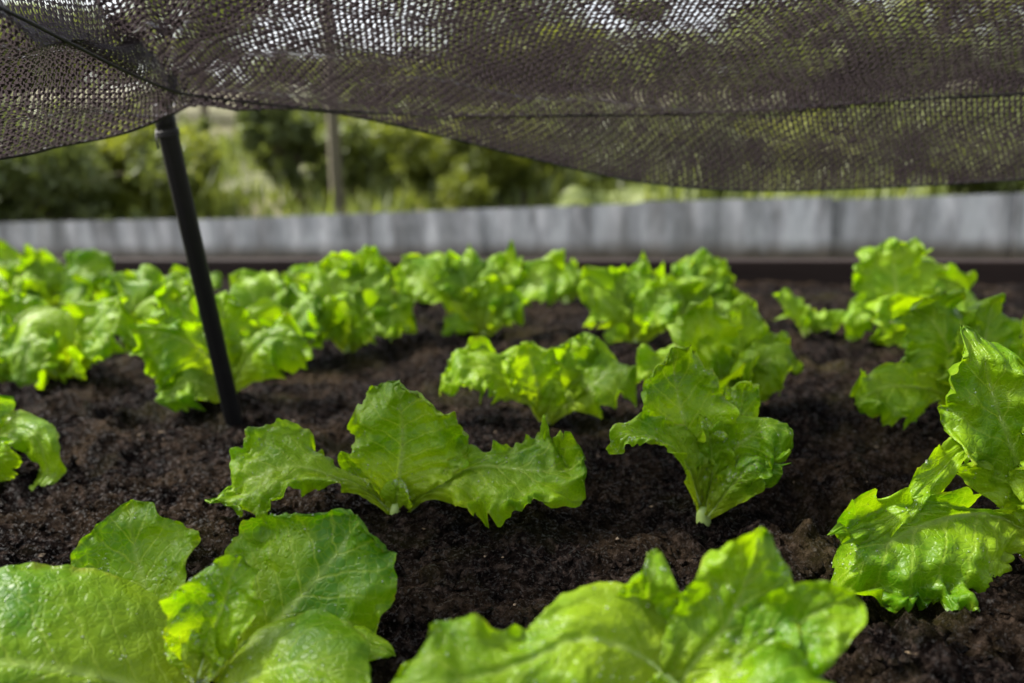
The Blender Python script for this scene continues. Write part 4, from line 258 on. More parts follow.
def wall_material():
    M = Mat("fibre_cement"); O = M.pos()
    mp = M.node("ShaderNodeMapping"); mp.inputs["Scale"].default_value = (1.0, 1.0, 0.28); M.l(O, mp.inputs[0])
    st = M.noise(mp.outputs[0], 7.0, 5, 0.65); st2 = M.noise(mp.outputs[0], 2.2, 3, 0.5); bl = M.noise(O, 14, 4, 0.6)
    c = M.ramp(st, [(0.36, (0.12, 0.123, 0.135)), (0.50, (0.25, 0.257, 0.285)), (0.62, (0.40, 0.41, 0.45))])
    c = M.mix(M.math('MULTIPLY', M.math('SUBTRACT', st2, 0.50, clamp=True), 5.0, clamp=True), c, (0.065, 0.064, 0.062))
    c = M.mix(M.math('MULTIPLY', M.math('SUBTRACT', bl, 0.5, clamp=True), 2.0, clamp=True), c, (0.34, 0.345, 0.38))
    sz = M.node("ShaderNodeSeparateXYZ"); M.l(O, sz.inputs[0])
    foot_dark = M.math('SUBTRACT', M.math('MULTIPLY', M.math('SUBTRACT', bl, 0.5), 0.6), M.math('MULTIPLY', M.math('ADD', sz.outputs[2], 0.045), 14.0), clamp=True)  # sheets turn darker and browner towards the foot, edge broken by noise
    c = M.mix(foot_dark, c, (0.055, 0.045, 0.035))
    M.l(c, M.b.inputs["Base Color"]); M.b.inputs["Roughness"].default_value = 0.8; M.l(M.bump(bl, 0.4, 0.004), M.b.inputs["Normal"]); return M.m
def foliage(name, c1, c2, c3):
    M = Mat(name); O = M.pos(); inf = M.node("ShaderNodeTexCoord")
    c = M.ramp(M.noise(O, 3.0, 4, 0.65), [(0.30, c1), (0.5, c2), (0.70, c3)])
    M.l(c, M.b.inputs["Base Color"]); M.b.inputs["Roughness"].default_value = 0.5
    tr = M.node("ShaderNodeBsdfTranslucent"); M.l(M.mix(1.0, c, (1.3, 1.3, 0.6), 'MULTIPLY'), tr.inputs[0])
    ms = M.node("ShaderNodeMixShader"); ms.inputs[0].default_value = 0.4; M.l(M.b.outputs[0], ms.inputs[1]); M.l(tr.outputs[0], ms.inputs[2]); M.l(ms.outputs[0], M.out.inputs[0]); return M.m
def ground_material(name, stops, scale):
    M = Mat(name); O = M.pos(); n = M.noise(O, scale, 6, 0.65); n2 = M.noise(O, scale * 14, 4, 0.65)
    c = M.ramp(M.math('ADD', M.math('MULTIPLY', n, 0.8), M.math('MULTIPLY', n2, 0.2)), stops); M.l(c, M.b.inputs["Base Color"]); M.b.inputs["Roughness"].default_value = 0.9
    M.l(M.bump(n2, 0.8, 0.05), M.b.inputs["Normal"]); return M.m
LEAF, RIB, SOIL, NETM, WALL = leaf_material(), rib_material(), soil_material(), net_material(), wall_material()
BLACK = simple("black_plastic_pipe", (0.004, 0.004, 0.0045), (0.010, 0.0095, 0.010), 60, 0.38, 0.25, 0.0006, 0.25)
CORD = simple("dark_cord", (0.010, 0.009, 0.009), (0.03, 0.026, 0.024), 200, 0.6, 0.5, 0.001)
WOOD = simple("weathered_plank", (0.007, 0.0045, 0.004), (0.028, 0.018, 0.015), 30, 0.75, 0.8, 0.003, 0.15, (0.12, 1, 1))
GREYWOOD = simple("grey_wooden_post", (0.06, 0.055, 0.035), (0.14, 0.12, 0.08), 12, 0.85, 0.8, 0.01, 0.3, (1, 1, 0.12))
BARK = simple("bark", (0.05, 0.038, 0.028), (0.16, 0.125, 0.09), 14, 0.9, 0.9, 0.02, 0.3, (1, 1, 0.3))
CRUMB = simple("soil_crumb", (0.009, 0.0065, 0.0055), (0.062, 0.043, 0.032), 90, 0.55, 0.8, 0.002)
def water_material():
    M = Mat('water_bead'); M.b.inputs['Base Color'].default_value = (0.9, 0.97, 0.85, 1); M.b.inputs['Roughness'].default_value = 0.04; M.b.inputs['IOR'].default_value = 1.33
    M.b.inputs['Transmission Weight'].default_value = 0.85; M.l(M.bump(M.noise(M.obj(), 900, 1), 0.05, 0.0002), M.b.inputs['Normal']); return M.m
WATER = water_material()
LITTER = simple("dry_litter", (0.05, 0.033, 0.016), (0.17, 0.12, 0.07), 60, 0.7, 0.3, 0.001)

# ------------------------------------------------------------------ ground beyond the bed
def edge_y(x): return 2.21 - 0.258 * x            # inner face of the plank along the far side of the bed
gx = np.linspace(-1, 1, 121); gx = np.sign(gx) * np.abs(gx) ** 3 * 700; gy = np.r_[np.linspace(-300, 2.0, 30), 2.0 + np.linspace(0.02, 1, 110) ** 3 * 900]
X, Y = np.meshgrid(gx, gy, indexing='ij')
rise = np.clip(Y - 5.6, 0, None)
Z = -0.24 + 0.22 * rise / (1 + rise / 40.0) + 0.35 * fbm(X * 0.25, Y * 0.25, 3, 3) * np.clip((Y - 5.0) / 4, 0, 1) + 0.03 * fbm(X * 1.7, Y * 1.7, 9, 3)
gm = mesh_from("ground", np.stack([X, Y, Z], -1).reshape(-1, 3), grid_faces(len(gx) - 1, len(gy) - 1))
GROUND = ground_material("dry_grassy_ground", [(0.28, (0.04, 0.055, 0.018)), (0.44, (0.085, 0.09, 0.032)), (0.56, (0.13, 0.115, 0.06)), (0.72, (0.24, 0.21, 0.13))], 0.55)
tag(link("ground", gm, GROUND), kind="structure")
def ground_z(x, y):
    r = max(y - 5.6, 0); x, y = np.array([x]), np.array([y])
    return float((-0.24 + 0.22 * r / (1 + r / 40.0) + 0.35 * fbm(x * 0.25, y * 0.25, 3, 3) * np.clip((y - 5.0) / 4, 0, 1) + 0.03 * fbm(x * 1.7, y * 1.7, 9, 3))[0])

# ------------------------------------------------------------------ bed soil
def soil_h(x, y):
    x = np.asarray(x, float); y = np.asarray(y, float)
    return 0.020 * fbm(x * 4.0, y * 4.0, 21, 2) + 0.018 * fbm(x * 13, y * 13, 31, 2) + 0.012 * np.exp(-((x + 0.339) ** 2 + (y - 1.015) ** 2) / 0.035 ** 2)
def soil_fine(x, y):
    wx = x + 0.020 * fbm(x * 21, y * 21, 141, 2); wy = y + 0.020 * fbm(x * 21 + 9, y * 21, 151, 2); cl = fbm(wx * 34 + wy * 12, wy * 34 - wx * 12, 41, 4, 0.55); x, y = wx, wy; cl2 = fbm(x * 130, y * 130, 51, 2, 0.6); ridge = 0.5 - np.abs(fbm(x * 70, y * 70, 61, 2))
    big = np.clip(fbm(x * 3.1 + 5, y * 3.1, 171, 2) + 0.55, 0.25, 1.1); return big * (0.034 * cl + 0.009 * ridge) + 0.0065 * cl2
NX, NY = 520, 520
tx = np.linspace(-1, 1, NX + 1); tx = 0.55 * tx + 0.45 * tx ** 3; tyy = np.linspace(0, 1, NY + 1)
X = (tx * 1.9)[:, None] + 0 * tyy[None]; ymax = edge_y(X) + 0.004; Yb = 0.22 * (ymax / 0.22) ** tyy[None] + 0 * X
# stretch the fan so the sheet also reaches under the camera
Yb = np.where(tyy[None] < 0.02, Yb - (0.02 - tyy[None]) * 30, Yb)
Z = soil_h(X, Yb) + soil_fine(X, Yb)
soil = link("soil", mesh_from("soil", np.stack([X, Yb, Z], -1).reshape(-1, 3), grid_faces(NX, NY)), SOIL); tag(soil, kind="structure")
rng = np.random.default_rng(7)
def crumbs(n, ylo, yhi, smin, smax, flat, seed, power=2.2):
    r = np.random.default_rng(seed); y = ylo * (yhi / ylo) ** r.random(n); x = (r.random(n) * 2 - 1) * (0.25 + 0.75 * y)
    ok = y < edge_y(x) - 0.01; x, y = x[ok], y[ok]; n = len(x); s = smin * (smax / smin) ** (r.random(n) ** power)
    o = np.array([[1, 0, 0], [-1, 0, 0], [0, 1, 0], [0, -1, 0], [0, 0, 1], [0, 0, -1.0]])
    V = o[None] * (0.6 + 0.7 * r.random((n, 6, 1))) * s[:, None, None] * np.array([1, 1, flat])[None, None]
    V = V + (r.random((n, 6, 3)) - 0.5) * s[:, None, None] * 0.6
    a = r.random(n) * 6.28; ca, sa = np.cos(a), np.sin(a); V = np.stack([V[..., 0] * ca[:, None] - V[..., 1] * sa[:, None], V[..., 0] * sa[:, None] + V[..., 1] * ca[:, None], V[..., 2]], -1)
    z = soil_h(x, y) + soil_fine(x, y) + s * 0.05 * flat
    V += np.stack([x, y, z], -1)[:, None]
    f = np.array([[0, 2, 4], [2, 1, 4], [1, 3, 4], [3, 0, 4], [2, 0, 5], [1, 2, 5], [3, 1, 5], [0, 3, 5]])
    return V.reshape(-1, 3), (f[None] + 6 * np.arange(n)[:, None, None]).reshape(-1, 3)
V, Fc = crumbs(52000, 0.36, 1.5, 0.0006, 0.0048, 0.7, 11, 3.0)
tag(link("soil_crumbs", mesh_from("soil_crumbs", V, Fc, smooth=False), SOIL), "loose dark soil crumbs scattered over the lettuce bed", "soil", kind="stuff")
V, Fc = crumbs(1500, 0.38, 1.6, 0.004, 0.012, 0.55, 13, 2.0)
tag(link("soil_clods", mesh_from("soil_clods", V, Fc, smooth=True), SOIL), "larger damp clods of dark soil lying among the lettuces", "soil", kind="stuff")
V, Fc = crumbs(420, 0.38, 1.4, 0.0015, 0.005, 0.35, 12)
tag(link("plant_litter", mesh_from("plant_litter", V, Fc, smooth=False), LITTER), "small pale bits of dry plant litter on the soil", "litter", kind="stuff")

# ------------------------------------------------------------------ plank along the far side of the bed
def bm_obj(name, bm, mat, parent=None, matrix=None):
    me = bpy.data.meshes.new(name); bm.to_mesh(me); bm.free(); o = link(name, me, mat, parent)
    if matrix is not None: o.matrix_local = matrix
    return o
ang = math.atan(-0.258)
edging = empty("bed_edging", (0.2, edge_y(0.2), 0)); edging.rotation_euler = (0, 0, ang)
tag(edging, "dark weathered plank edging along the far side of the bed", "edging")
for k, (x0, x1, dz) in enumerate(((-3.2, -0.62, 0.0), (-0.612, 1.55, 0.004), (1.558, 3.2, -0.003))):
    o = bm_obj("plank", box(x1 - x0, 0.045, 0.16, 0.005), WOOD, edging); o.location = ((x0 + x1) / 2, 0.0225, 0.055 - 0.08 + dz); o.rotation_euler = (0.04, 0.003 * (k - 1), 0)
for x in (-1.9, -0.6, 0.55, 1.55):
    o = bm_obj("stake", box(0.04, 0.035, 0.34, 0.004), WOOD, edging); o.location = (x, 0.066, -0.12)

# ------------------------------------------------------------------ low grey wall of upright fibre-cement sheets
wall = empty("sheet_wall", (0, 4.04, -0.24)); tag(wall, "low grey wall of stained upright cement sheets behind the bed", "wall")
WA, WB = np.array([3.70, 3.28]), np.array([-4.9, 5.05]); wd = (WB - WA) / np.linalg.norm(WB - WA); wl_ = np.linalg.norm(WB - WA); wn = np.array([wd[1], -wd[0]])
if wn[1] > 0: wn = -wn
s0 = 0; r = random.Random(4); k = 0
while s0 < wl_:
    wdt = 0.78; ss = np.linspace(s0, s0 + wdt + 0.05, 60)
    top = 0.158 - 0.0128 * ss * 1.15 + r.uniform(-0.006, 0.006); tilt = r.uniform(-0.012, 0.012)
    off = 0.004 * np.sin(ss * 2 * math.pi / 0.177) + (0.012 if k % 2 else -0.012)
    pts = []
    for side in (0, 0.006):
        for zz in (-0.30, -0.12, 0.0, 1.0):
            z = (top + tilt * (ss - s0)) if zz == 1.0 else np.full_like(ss, zz)
            xy = WA[None] + wd[None] * ss[:, None] + wn[None] * (off + side + 0.01 * (z + 0.2) * (k % 3 - 1))[:, None]
            pts.append(np.stack([xy[:, 0], xy[:, 1] - 4.04, z + 0.24], 1))
    n = 60; V = np.vstack(pts); fs = []
    rows = [0, 1, 2, 3, 7, 6, 5, 4]
    for a, b in zip(rows[:-1], rows[1:]):
        i = np.arange(n - 1); fs.append(np.stack([a * n + i, a * n + i + 1, b * n + i + 1, b * n + i], 1))
    for e in (0, n - 1):
        fs.append(np.array([[a * n + e, b * n + e, (b + 4) * n + e, (a + 4) * n + e] for a, b in ((0, 1), (1, 2), (2, 3))]))
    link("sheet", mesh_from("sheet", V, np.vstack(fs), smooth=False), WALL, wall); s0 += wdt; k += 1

# ------------------------------------------------------------------ lettuce
def leaf_mesh(mid, wl, wr, n, cup, ruf, seed, nu, nv, drops=0):
    rg = np.random.default_rng(seed); C, L = smooth_curve(mid, nv + 1); v = np.linspace(0, 1, nv + 1)
    T = nrm(np.gradient(C, axis=0)); S = nrm(np.cross(T, np.array(n)[None]))
    for _ in range(6): S[1:-1] = nrm((S[:-2] + S[1:-1] * 2 + S[2:]) / 4)
    N = nrm(np.cross(S, T))
    a, b = prof(wl, v), prof(wr, v); st = 0.58 if ruf < 0.5 else 0.72
    hold = np.clip((v - st + 0.2) * 5, 0, 1)
    a = np.maximum(a, 0.92 * np.interp(st, v, a) * hold); b = np.maximum(b, 0.92 * np.interp(st, v, b) * hold)
    tipf = np.clip(1 - np.clip((v - st) / (1 - st), 0, 1) ** 2.2, 0, 1) ** 0.5 * 0.97 + 0.03
    a, b = np.maximum(a, 0.0012) * tipf, np.maximum(b, 0.0012) * tipf
    u = np.linspace(-1, 1, nu + 1); u = np.sign(u) * np.abs(u) ** 0.85
    uu, vv = np.meshgrid(u, v, indexing='ij'); au = np.abs(uu); wv = np.where(uu < 0, a[None], b[None])
    lat = np.where(uu < 0, -a[None] * au, b[None] * au); sL = vv * L; wmax = max(a.max(), b.max())
    tv = np.clip((vv - 0.50) / 0.50, 0, 1); rho = np.clip((au ** 4 + tv ** 6) ** 0.25, 0, 1.1); grow = np.clip((vv - 0.12) * 3.2, 0, 1)
    # ruffles: short waves that live in the rim all the way round the tip
    q = 0.0165 + 0.004 * rg.random(); o1, o2 = rg.random(2) * 50
    w1 = vnoise(lat / q + o1, sL / q + o2, seed + 1); w2 = vnoise(lat / q * 2.1 + o2, sL / q * 2.1 + o1, seed + 2); w3 = vnoise(lat / q * 4.7 + o2, sL / q * 4.7 - o1, seed + 3)
    amp = min(1.0, wmax / 0.030) * ruf
    ruff = amp * grow * (0.056 * w1 * rho ** 2.2 + 0.030 * w2 * rho ** 3.4 + 0.010 * w3 * rho ** 4)
    lowf = 0.30 * wmax * (0.5 + 0.5 * ruf) * fbm(uu * 1.3 + seed % 31, vv * 2.2, seed + 21, 2) * np.clip(au + 0.2, 0, 1) * np.clip(vv * 3, 0, 1)
    phs = (vv - 0.27 * au ** 0.8) * 8.5; quilt = np.abs(np.sin(np.pi * phs)) * 0.0013 * (0.15 + 0.85 * ruf) * (wmax / 0.03) * np.clip(au * 2.5, 0, 1) * np.clip(1.25 - au, 0, 1)
    blis = 0.0027 * fbm(lat / 0.0085 + o1, sL / 0.0085, seed + 33, 3) * (0.35 + 0.85 * ruf)
    chan = -0.0016 * np.exp(-(au / 0.10) ** 2)
    h = cup * wv * au ** 2 * 1.2 + ruff + lowf + quilt + blis + chan - 0.16 * wmax * tv ** 2.2 * min(1.0, 0.4 + ruf) * (0.6 + 0.8 * hash2(np.array([seed]), np.array([3]), 1)[0]) - 0.10 * wv * au ** 3 * ruf
    # lobes, notches and teeth of the outline, measured round the blade
    sy = (vv - 0.46) * L; th = np.arctan2(lat, sy); R = max(0.9 * wmax, 0.35 * L)
    lob = 0.20 - np.abs(vnoise(np.cos(th) * R / 0.0125 + o2, np.sin(th) * R / 0.0125 + o1, seed + 41)); tee = 0.20 - np.abs(vnoise(np.cos(th) * R / 0.0046 + o1, np.sin(th) * R / 0.0046, seed + 43))
    shr = (0.30 * min(ruf, 1.0) * lob + 0.015 + 0.12 * min(1.0, 0.25 + ruf) * tee) * rho ** 5 * grow
    lat2 = lat * (1 - shr); dv = -sy * shr * np.clip(tv * 1.6, 0, 1)
    Pp = C[None] + lat2[..., None] * S[None] + h[..., None] * N[None] + dv[..., None] * T[None]
    back = (vv ** 6) * au ** 2 * 0.25 * wv; Pp = Pp - back[..., None] * T[None]
    uvc = np.stack([(uu + 1) / 2, vv], -1).reshape(-1, 2)
    me = mesh_from("leaf", Pp.reshape(-1, 3), grid_faces(nu, nv), uvc)
    r0 = min(0.0034, 0.0011 + 0.024 * L) * (0.85 + 0.3 * rg.random()); vs = v[::3]; rr = r0 * (1 - vs) ** 2.2 + 0.00022
    k_ = nu // 2; path = Pp[k_, ::3] - N[::3] * (rr * (0.25 + 0.75 * np.clip(vs * 5, 0, 1)) + 0.0002)[:, None]
    rv, rf = tube(path, rr, 8); rm = mesh_from("midrib", rv, rf); dm = None
    if drops:
        nn_ = nrm(np.cross(np.gradient(Pp, axis=0), np.gradient(Pp, axis=1))); nn_ = nn_ * np.sign((nn_ * np.array([0, -0.45, 0.9])).sum(-1, keepdims=True))
        wgt = (np.clip(vnoise(lat / 0.018 + o2, sL / 0.018 + o1, seed + 71) + 0.12, 0, 1) ** 1.5 * (nn_[..., 2] > 0.15) * np.clip(wv / 0.02, 0, 1)).ravel()
        if wgt.sum() > 0:
            idx = rg.choice(len(wgt), drops, p=wgt / wgt.sum()); ctr = Pp.reshape(-1, 3)[idx] + (rg.random((drops, 3)) - 0.5) * 0.0010; nd = nn_.reshape(-1, 3)[idx]
            A = nrm(np.cross(nd, np.array([0.31, 0.77, 0.2])[None])); B = np.cross(nd, A); rad = 0.00030 + 0.00065 * rg.random(drops) ** 2.5; ang_ = np.linspace(0, 2 * math.pi, 8, endpoint=False); rows = []
            for rr_, hh in ((1.0, -0.15), (0.86, 0.42), (0.45, 0.70)):
                rows.append(ctr[:, None] + rad[:, None, None] * (rr_ * (A[:, None] * np.cos(ang_)[None, :, None] + B[:, None] * np.sin(ang_)[None, :, None]) + hh * nd[:, None]))
            Vd = np.concatenate(rows, 1).reshape(-1, 3); f = [[r_ * 8 + k, r_ * 8 + (k + 1) % 8, r_ * 8 + 8 + (k + 1) % 8, r_ * 8 + 8 + k] for r_ in (0, 1) for k in range(8)] + [[16, 17, 18, 19], [16, 19, 20, 23], [20, 21, 22, 23]]
            dm = mesh_from("water_beads", Vd, (np.array(f)[None] + 24 * np.arange(drops)[:, None, None]).reshape(-1, 4))
    return me, rm, dm
GROUP = "lettuces planted in the bed"; seed = 100
for label, base, res, leaves in PLANTS:
    bz = float(soil_h(base[0], base[1]) + 0.0) - 0.002
    p = empty("lettuce", (base[0], base[1], bz)); tag(p, label, "lettuce", GROUP)
    nu, nv = {0: (30, 39), 1: (42, 60), 2: (64, 96)}[res]
    for mid, wl, wr, n, cup, ruf, col in leaves:
        seed += 1; me, rm, dm = leaf_mesh(mid, wl, wr, n, cup, ruf, seed, nu, nv, 130 if res == 2 else 0)
        o = link("leaf", me, LEAF, p); t = 0.5 + 0.45 * col; o.color = (max(0, min(1, t)), 0, 0, 1)
        link("midrib", rm, RIB, o)
        if dm is not None: tag(link("water_beads", dm, WATER, o), kind="stuff")
    # short crown of stem at soil level
    sv, sf = tube(np.array([[0, 0, -0.012], [0.0005, 0, 0.0], [0, 0.0005, 0.008], [0, 0, 0.014]]), [0.006, 0.0065, 0.0055, 0.003], 10)
    link("stem", mesh_from("stem", sv, sf), RIB, p)

# ------------------------------------------------------------------ black pole
pb, pt = np.array([-0.339, 1.015, -0.06]), np.array([-0.3625, 0.935, 0.362])
pole = empty("support_pole", (pb[0], pb[1], 0)); tag(pole, "black plastic pole leaning slightly in the soil and holding up the net", "pole")
tt = np.linspace(0, 1, 14)[:, None]; path = pb + (pt - pb) * tt - np.array([pb[0], pb[1], 0]); th = np.linspace(0, 2 * math.pi, 28, endpoint=False)
T = nrm((pt - pb)[None])[0]; A = nrm(np.cross(T, [0, 1, 0])[None])[0]; B = np.cross(T, A)
rad = 0.0106 * (1 - 0.09 * np.exp(-((th - 4.4) / 0.22) ** 2) - 0.09 * np.exp(-((th - 1.3) / 0.22) ** 2))   # two shallow grooves run along it
V = (path[:, None] + (A[None] * (rad * np.cos(th))[:, None] + B[None] * (rad * np.sin(th))[:, None])[None]).reshape(-1, 3)
i, j = np.meshgrid(np.arange(13), np.arange(28), indexing='ij'); a = (i * 28 + j).ravel(); b = (i * 28 + (j + 1) % 28).ravel()
link("shaft", mesh_from("shaft", V, np.stack([a, b, b + 28, a + 28], 1)), BLACK, pole)
cp = path[-1] + T * np.array([-0.012, -0.011, 0.004, 0.009, 0.0115])[:, None]; cv, cf = tube(cp, [0.0108, 0.0109, 0.0109, 0.009, 0.004], 24)
link("end_cap", mesh_from("end_cap", cv, cf), BLACK, pole)

tp = path[-1]; ta = np.linspace(0, 2 * math.pi * 3, 70); loop = tp[None] + T[None] * (-0.022 + 0.0022 * ta / 6.28)[:, None] + 0.0114 * (A[None] * np.cos(ta)[:, None] + B[None] * np.sin(ta)[:, None])
cv, cf = tube(np.vstack([loop, loop[-1] + np.array([0.004, -0.012, -0.006]), loop[-1] + np.array([0.006, -0.016, -0.02])]), 0.0011, 6); link("tie", mesh_from("tie", cv, cf), CORD, pole)

# ------------------------------------------------------------------ shade net: knitted ribbons, every hole is open
def net_surface():
    E = np.array([c[0] for c in NET]); Fd = np.array([c[1] for c in NET]); n = len(E)
    rows = [E, E * 0.5 + Fd * 0.5 + np.array([0, 0.006, -0.002]), Fd]
    for f, dz in ((0.22, 0.034), (0.48, 0.074), (0.74, 0.108), (1.0, 0.136)):
        q = Fd.copy(); q[:, 1] = Fd[:, 1] + (np.minimum(0.73, Fd[:, 1] - 0.12) - Fd[:, 1]) * f; q[:, 0] = Fd[:, 0] * (1 + 0.20 * f)
        q[:, 2] = Fd[:, 2] + dz * np.clip((0.56 - Fd[:, 2]) / 0.20, 0.3, 1)
        rows.append(q)
    return np.array(rows)                                   # [row, col, 3]
ctrl = net_surface()
dense = np.array([smooth_curve(ctrl[:, c], 120)[0] for c in range(ctrl.shape[1])])      # [col, 120, 3]
nb = 120; x_samples = 260
surf = np.array([smooth_curve(dense[:, k], x_samples)[0] for k in range(nb)])            # [nb, x, 3] evenly along each row
lenb = np.linalg.norm(np.diff(surf, axis=0), axis=2).mean(1).sum(); lena = np.linalg.norm(np.diff(surf, axis=1), axis=2)[nb // 3].sum()
def sample(a, b):                                           # a,b in 0..1
    fa = np.clip(a, 0, 1) * (x_samples - 1); fb = np.clip(b, 0, 1) * (nb - 1); ia = np.minimum(fa.astype(int), x_samples - 2); ib = np.minimum(fb.astype(int), nb - 2)
    ra, rb = (fa - ia)[..., None], (fb - ib)[..., None]
    p = (surf[ib, ia] * (1 - ra) + surf[ib, ia + 1] * ra) * (1 - rb) + (surf[ib + 1, ia] * (1 - ra) + surf[ib + 1, ia + 1] * ra) * rb
    p = p.copy(); sag = fbm(a * 7, b * 5, 71, 3) * 0.022 * np.clip((b - 0.12) * 6, 0, 1); p[..., 2] += sag
    dpx, dpy = p[..., 0] + 0.345, p[..., 1] - 0.90; rr_ = np.hypot(dpx, dpy); p[..., 2] += 0.0075 * np.sin(np.arctan2(dpy, dpx) * 13) * np.clip(rr_ / 0.08, 0, 1) * np.exp(-rr_ / 0.22)
    fl = np.clip((0.15 - b) * 12, 0, 1); p[..., 1] += 0.016 * fbm(a * 16, b * 6, 81, 2) * fl
    return p
ACELL, BCELL = 0.0056, 0.0050
na, nbc = int(lena / ACELL), int(lenb / BCELL)
print("net cells", na, nbc, lena, lenb)
rg = np.random.default_rng(3)
ii, jj = np.meshgrid(np.arange(na + 1), np.arange(nbc * 2 + 1), indexing='ij')
da = (rg.random(ii.shape) - 0.5) * 0.12 + 0.12 * np.where(jj % 2 == 0, 1, -1) + 0.9 * fbm(ii * 0.05, jj * 0.02, 91, 3)
db = (rg.random(ii.shape) - 0.5) * 0.14 + 0.9 * fbm(ii * 0.03, jj * 0.03, 95, 3)
ac = (ii + da) / na; bc = (jj * 0.5 + db) / nbc
bc[:, 0] = 0; bc[:, -1] = 1
Wn = sample(ac, bc)                                          # wale nodes
Ta = nrm(np.gradient(Wn, axis=0)); Tb = nrm(np.gradient(Wn, axis=1)); Nn = nrm(np.cross(Ta, Tb))
hw = (0.00184 * (0.85 + 0.3 * rg.random(ii.shape)))[..., None]; tl = ((rg.random(ii.shape) - 0.5) * 0.45)[..., None]
Dw = nrm(Ta + Nn * tl) * hw
Va = np.stack([Wn - Dw, Wn + Dw], 2).reshape(-1, 3); ncol = nbc * 2 + 1
i, j = np.meshgrid(np.arange(na + 1), np.arange(nbc * 2), indexing='ij'); k0 = ((i * ncol + j) * 2).ravel()
Fa = np.stack([k0, k0 + 1, k0 + 3, k0 + 2], 1)
# cross ribbons: from wale i to wale i+1 at every full row, slanted alternately
i, j = np.meshgrid(np.arange(na), np.arange(nbc), indexing='ij'); j2 = j * 2
pa = Wn[i, j2]; pbn = Wn[i + 1, np.clip(j2 + np.where((i + j) % 2 == 0, 1, 0), 0, ncol - 1)]
wd2 = (0.00152 * (0.75 + 0.5 * rg.random(i.shape)))[..., None]; t2 = ((rg.random(i.shape) - 0.5) * 0.8)[..., None]
Dc = nrm(Tb[i, j2] + Nn[i, j2] * t2) * wd2; dn = Nn[i, j2] * 0.0004
Vc = np.stack([pa - Dc - dn, pa + Dc - dn, pbn + Dc + dn, pbn - Dc + dn], 2).reshape(-1, 3); Fcx = np.arange(len(Vc)).reshape(-1, 4) + len(Va)
netroot = empty("shade_net", tuple(NET[5][1])); tag(netroot, "dark brown knitted shade net sagging low over the lettuce bed", "shade net")
off = np.array(NET[5][1])
link("fabric", mesh_from("fabric", np.vstack([Va, Vc]) - off, np.vstack([Fa, Fcx]), smooth=False), NETM, netroot)
al = np.linspace(0.0, 1, 400); hp = sample(al, np.zeros(400)); hv, hf = tube(hp - off, 0.0016, 6); link("hem", mesh_from("hem", hv, hf), CORD, netroot)
# cord that carries the net along the fold
fb_ = np.argmin(np.abs(np.linspace(0, 1, nb)[:, None] - 0), axis=0)
cordp, _ = smooth_curve(np.array([c[1] for c in NET]), 300); cordp[:, 2] += 0.0015
cv, cf = tube(cordp, 0.0015, 6); link("support_cord", mesh_from("support_cord", cv - off, cf), CORD, netroot)

# ------------------------------------------------------------------ grey post and plants beyond the wall
FOL = {'dark': foliage("foliage_dark", (0.065, 0.09, 0.024), (0.12, 0.15, 0.045), (0.19, 0.22, 0.075)),
       'mid': foliage("foliage_mid", (0.08, 0.108, 0.022), (0.15, 0.185, 0.045), (0.25, 0.275, 0.085)),
       'yellow': foliage("foliage_yellow", (0.09, 0.11, 0.016), (0.18, 0.21, 0.030), (0.32, 0.34, 0.06))}
px_, py_ = -1.22, 6.2; gz = ground_z(px_, py_)
post = empty("wooden_post", (px_, py_, gz)); tag(post, "pale grey wooden post among the bushes behind the wall", "post")
bmp = box(0.08, 0.08, 1.6, 0.010); o = bm_obj("post_shaft", bmp, GREYWOOD, post); o.location = (0, 0, 0.7); o.rotation_euler = (0.01, 0.012, 0.4)
bmp = box(0.10, 0.10, 0.03, 0.008); o = bm_obj("post_cap", bmp, GREYWOOD, post); o.location = (0, 0, 1.515); o.rotation_euler = (0.01, 0.012, 0.4)
def crown_mesh(rx, rz, zc, n, ls, seed, clumps=44):
    r = np.random.default_rng(seed); cd_ = r.normal(size=(clumps, 3)) * np.array([0.50, 0.50, 0.46]); cd_[:, 2] = np.clip(cd_[:, 2], -0.95, 1.0); cs = 0.16 + 0.34 * r.random(clumps) ** 1.6
    which = r.integers(0, clumps, n); d = nrm(r.normal(size=(n, 3))) * (r.random((n, 1)) ** 0.45) * cs[which][:, None]
    c = (cd_[which] + d) * np.array([rx, rx, rz]); c[:, 2] += zc
    ax = nrm(r.normal(size=(n, 3)) + nrm(d) * 0.6 + np.array([0, 0, -0.3])); sd = nrm(np.cross(ax, r.normal(size=(n, 3)))); nn_ = np.cross(ax, sd)
    l = (ls * (0.6 + 0.8 * r.random(n)))[:, None]; w_ = l * 0.30
    V = np.stack([c - ax * l * 0.5, c + sd * w_ + nn_ * w_ * 0.4, c + ax * l * 0.5 - nn_ * l * 0.1, c - sd * w_ + nn_ * w_ * 0.4], 1).reshape(-1, 3)
    return V, np.arange(4 * n).reshape(-1, 4), cd_ * np.array([rx, rx, rz]) + np.array([0, 0, zc])
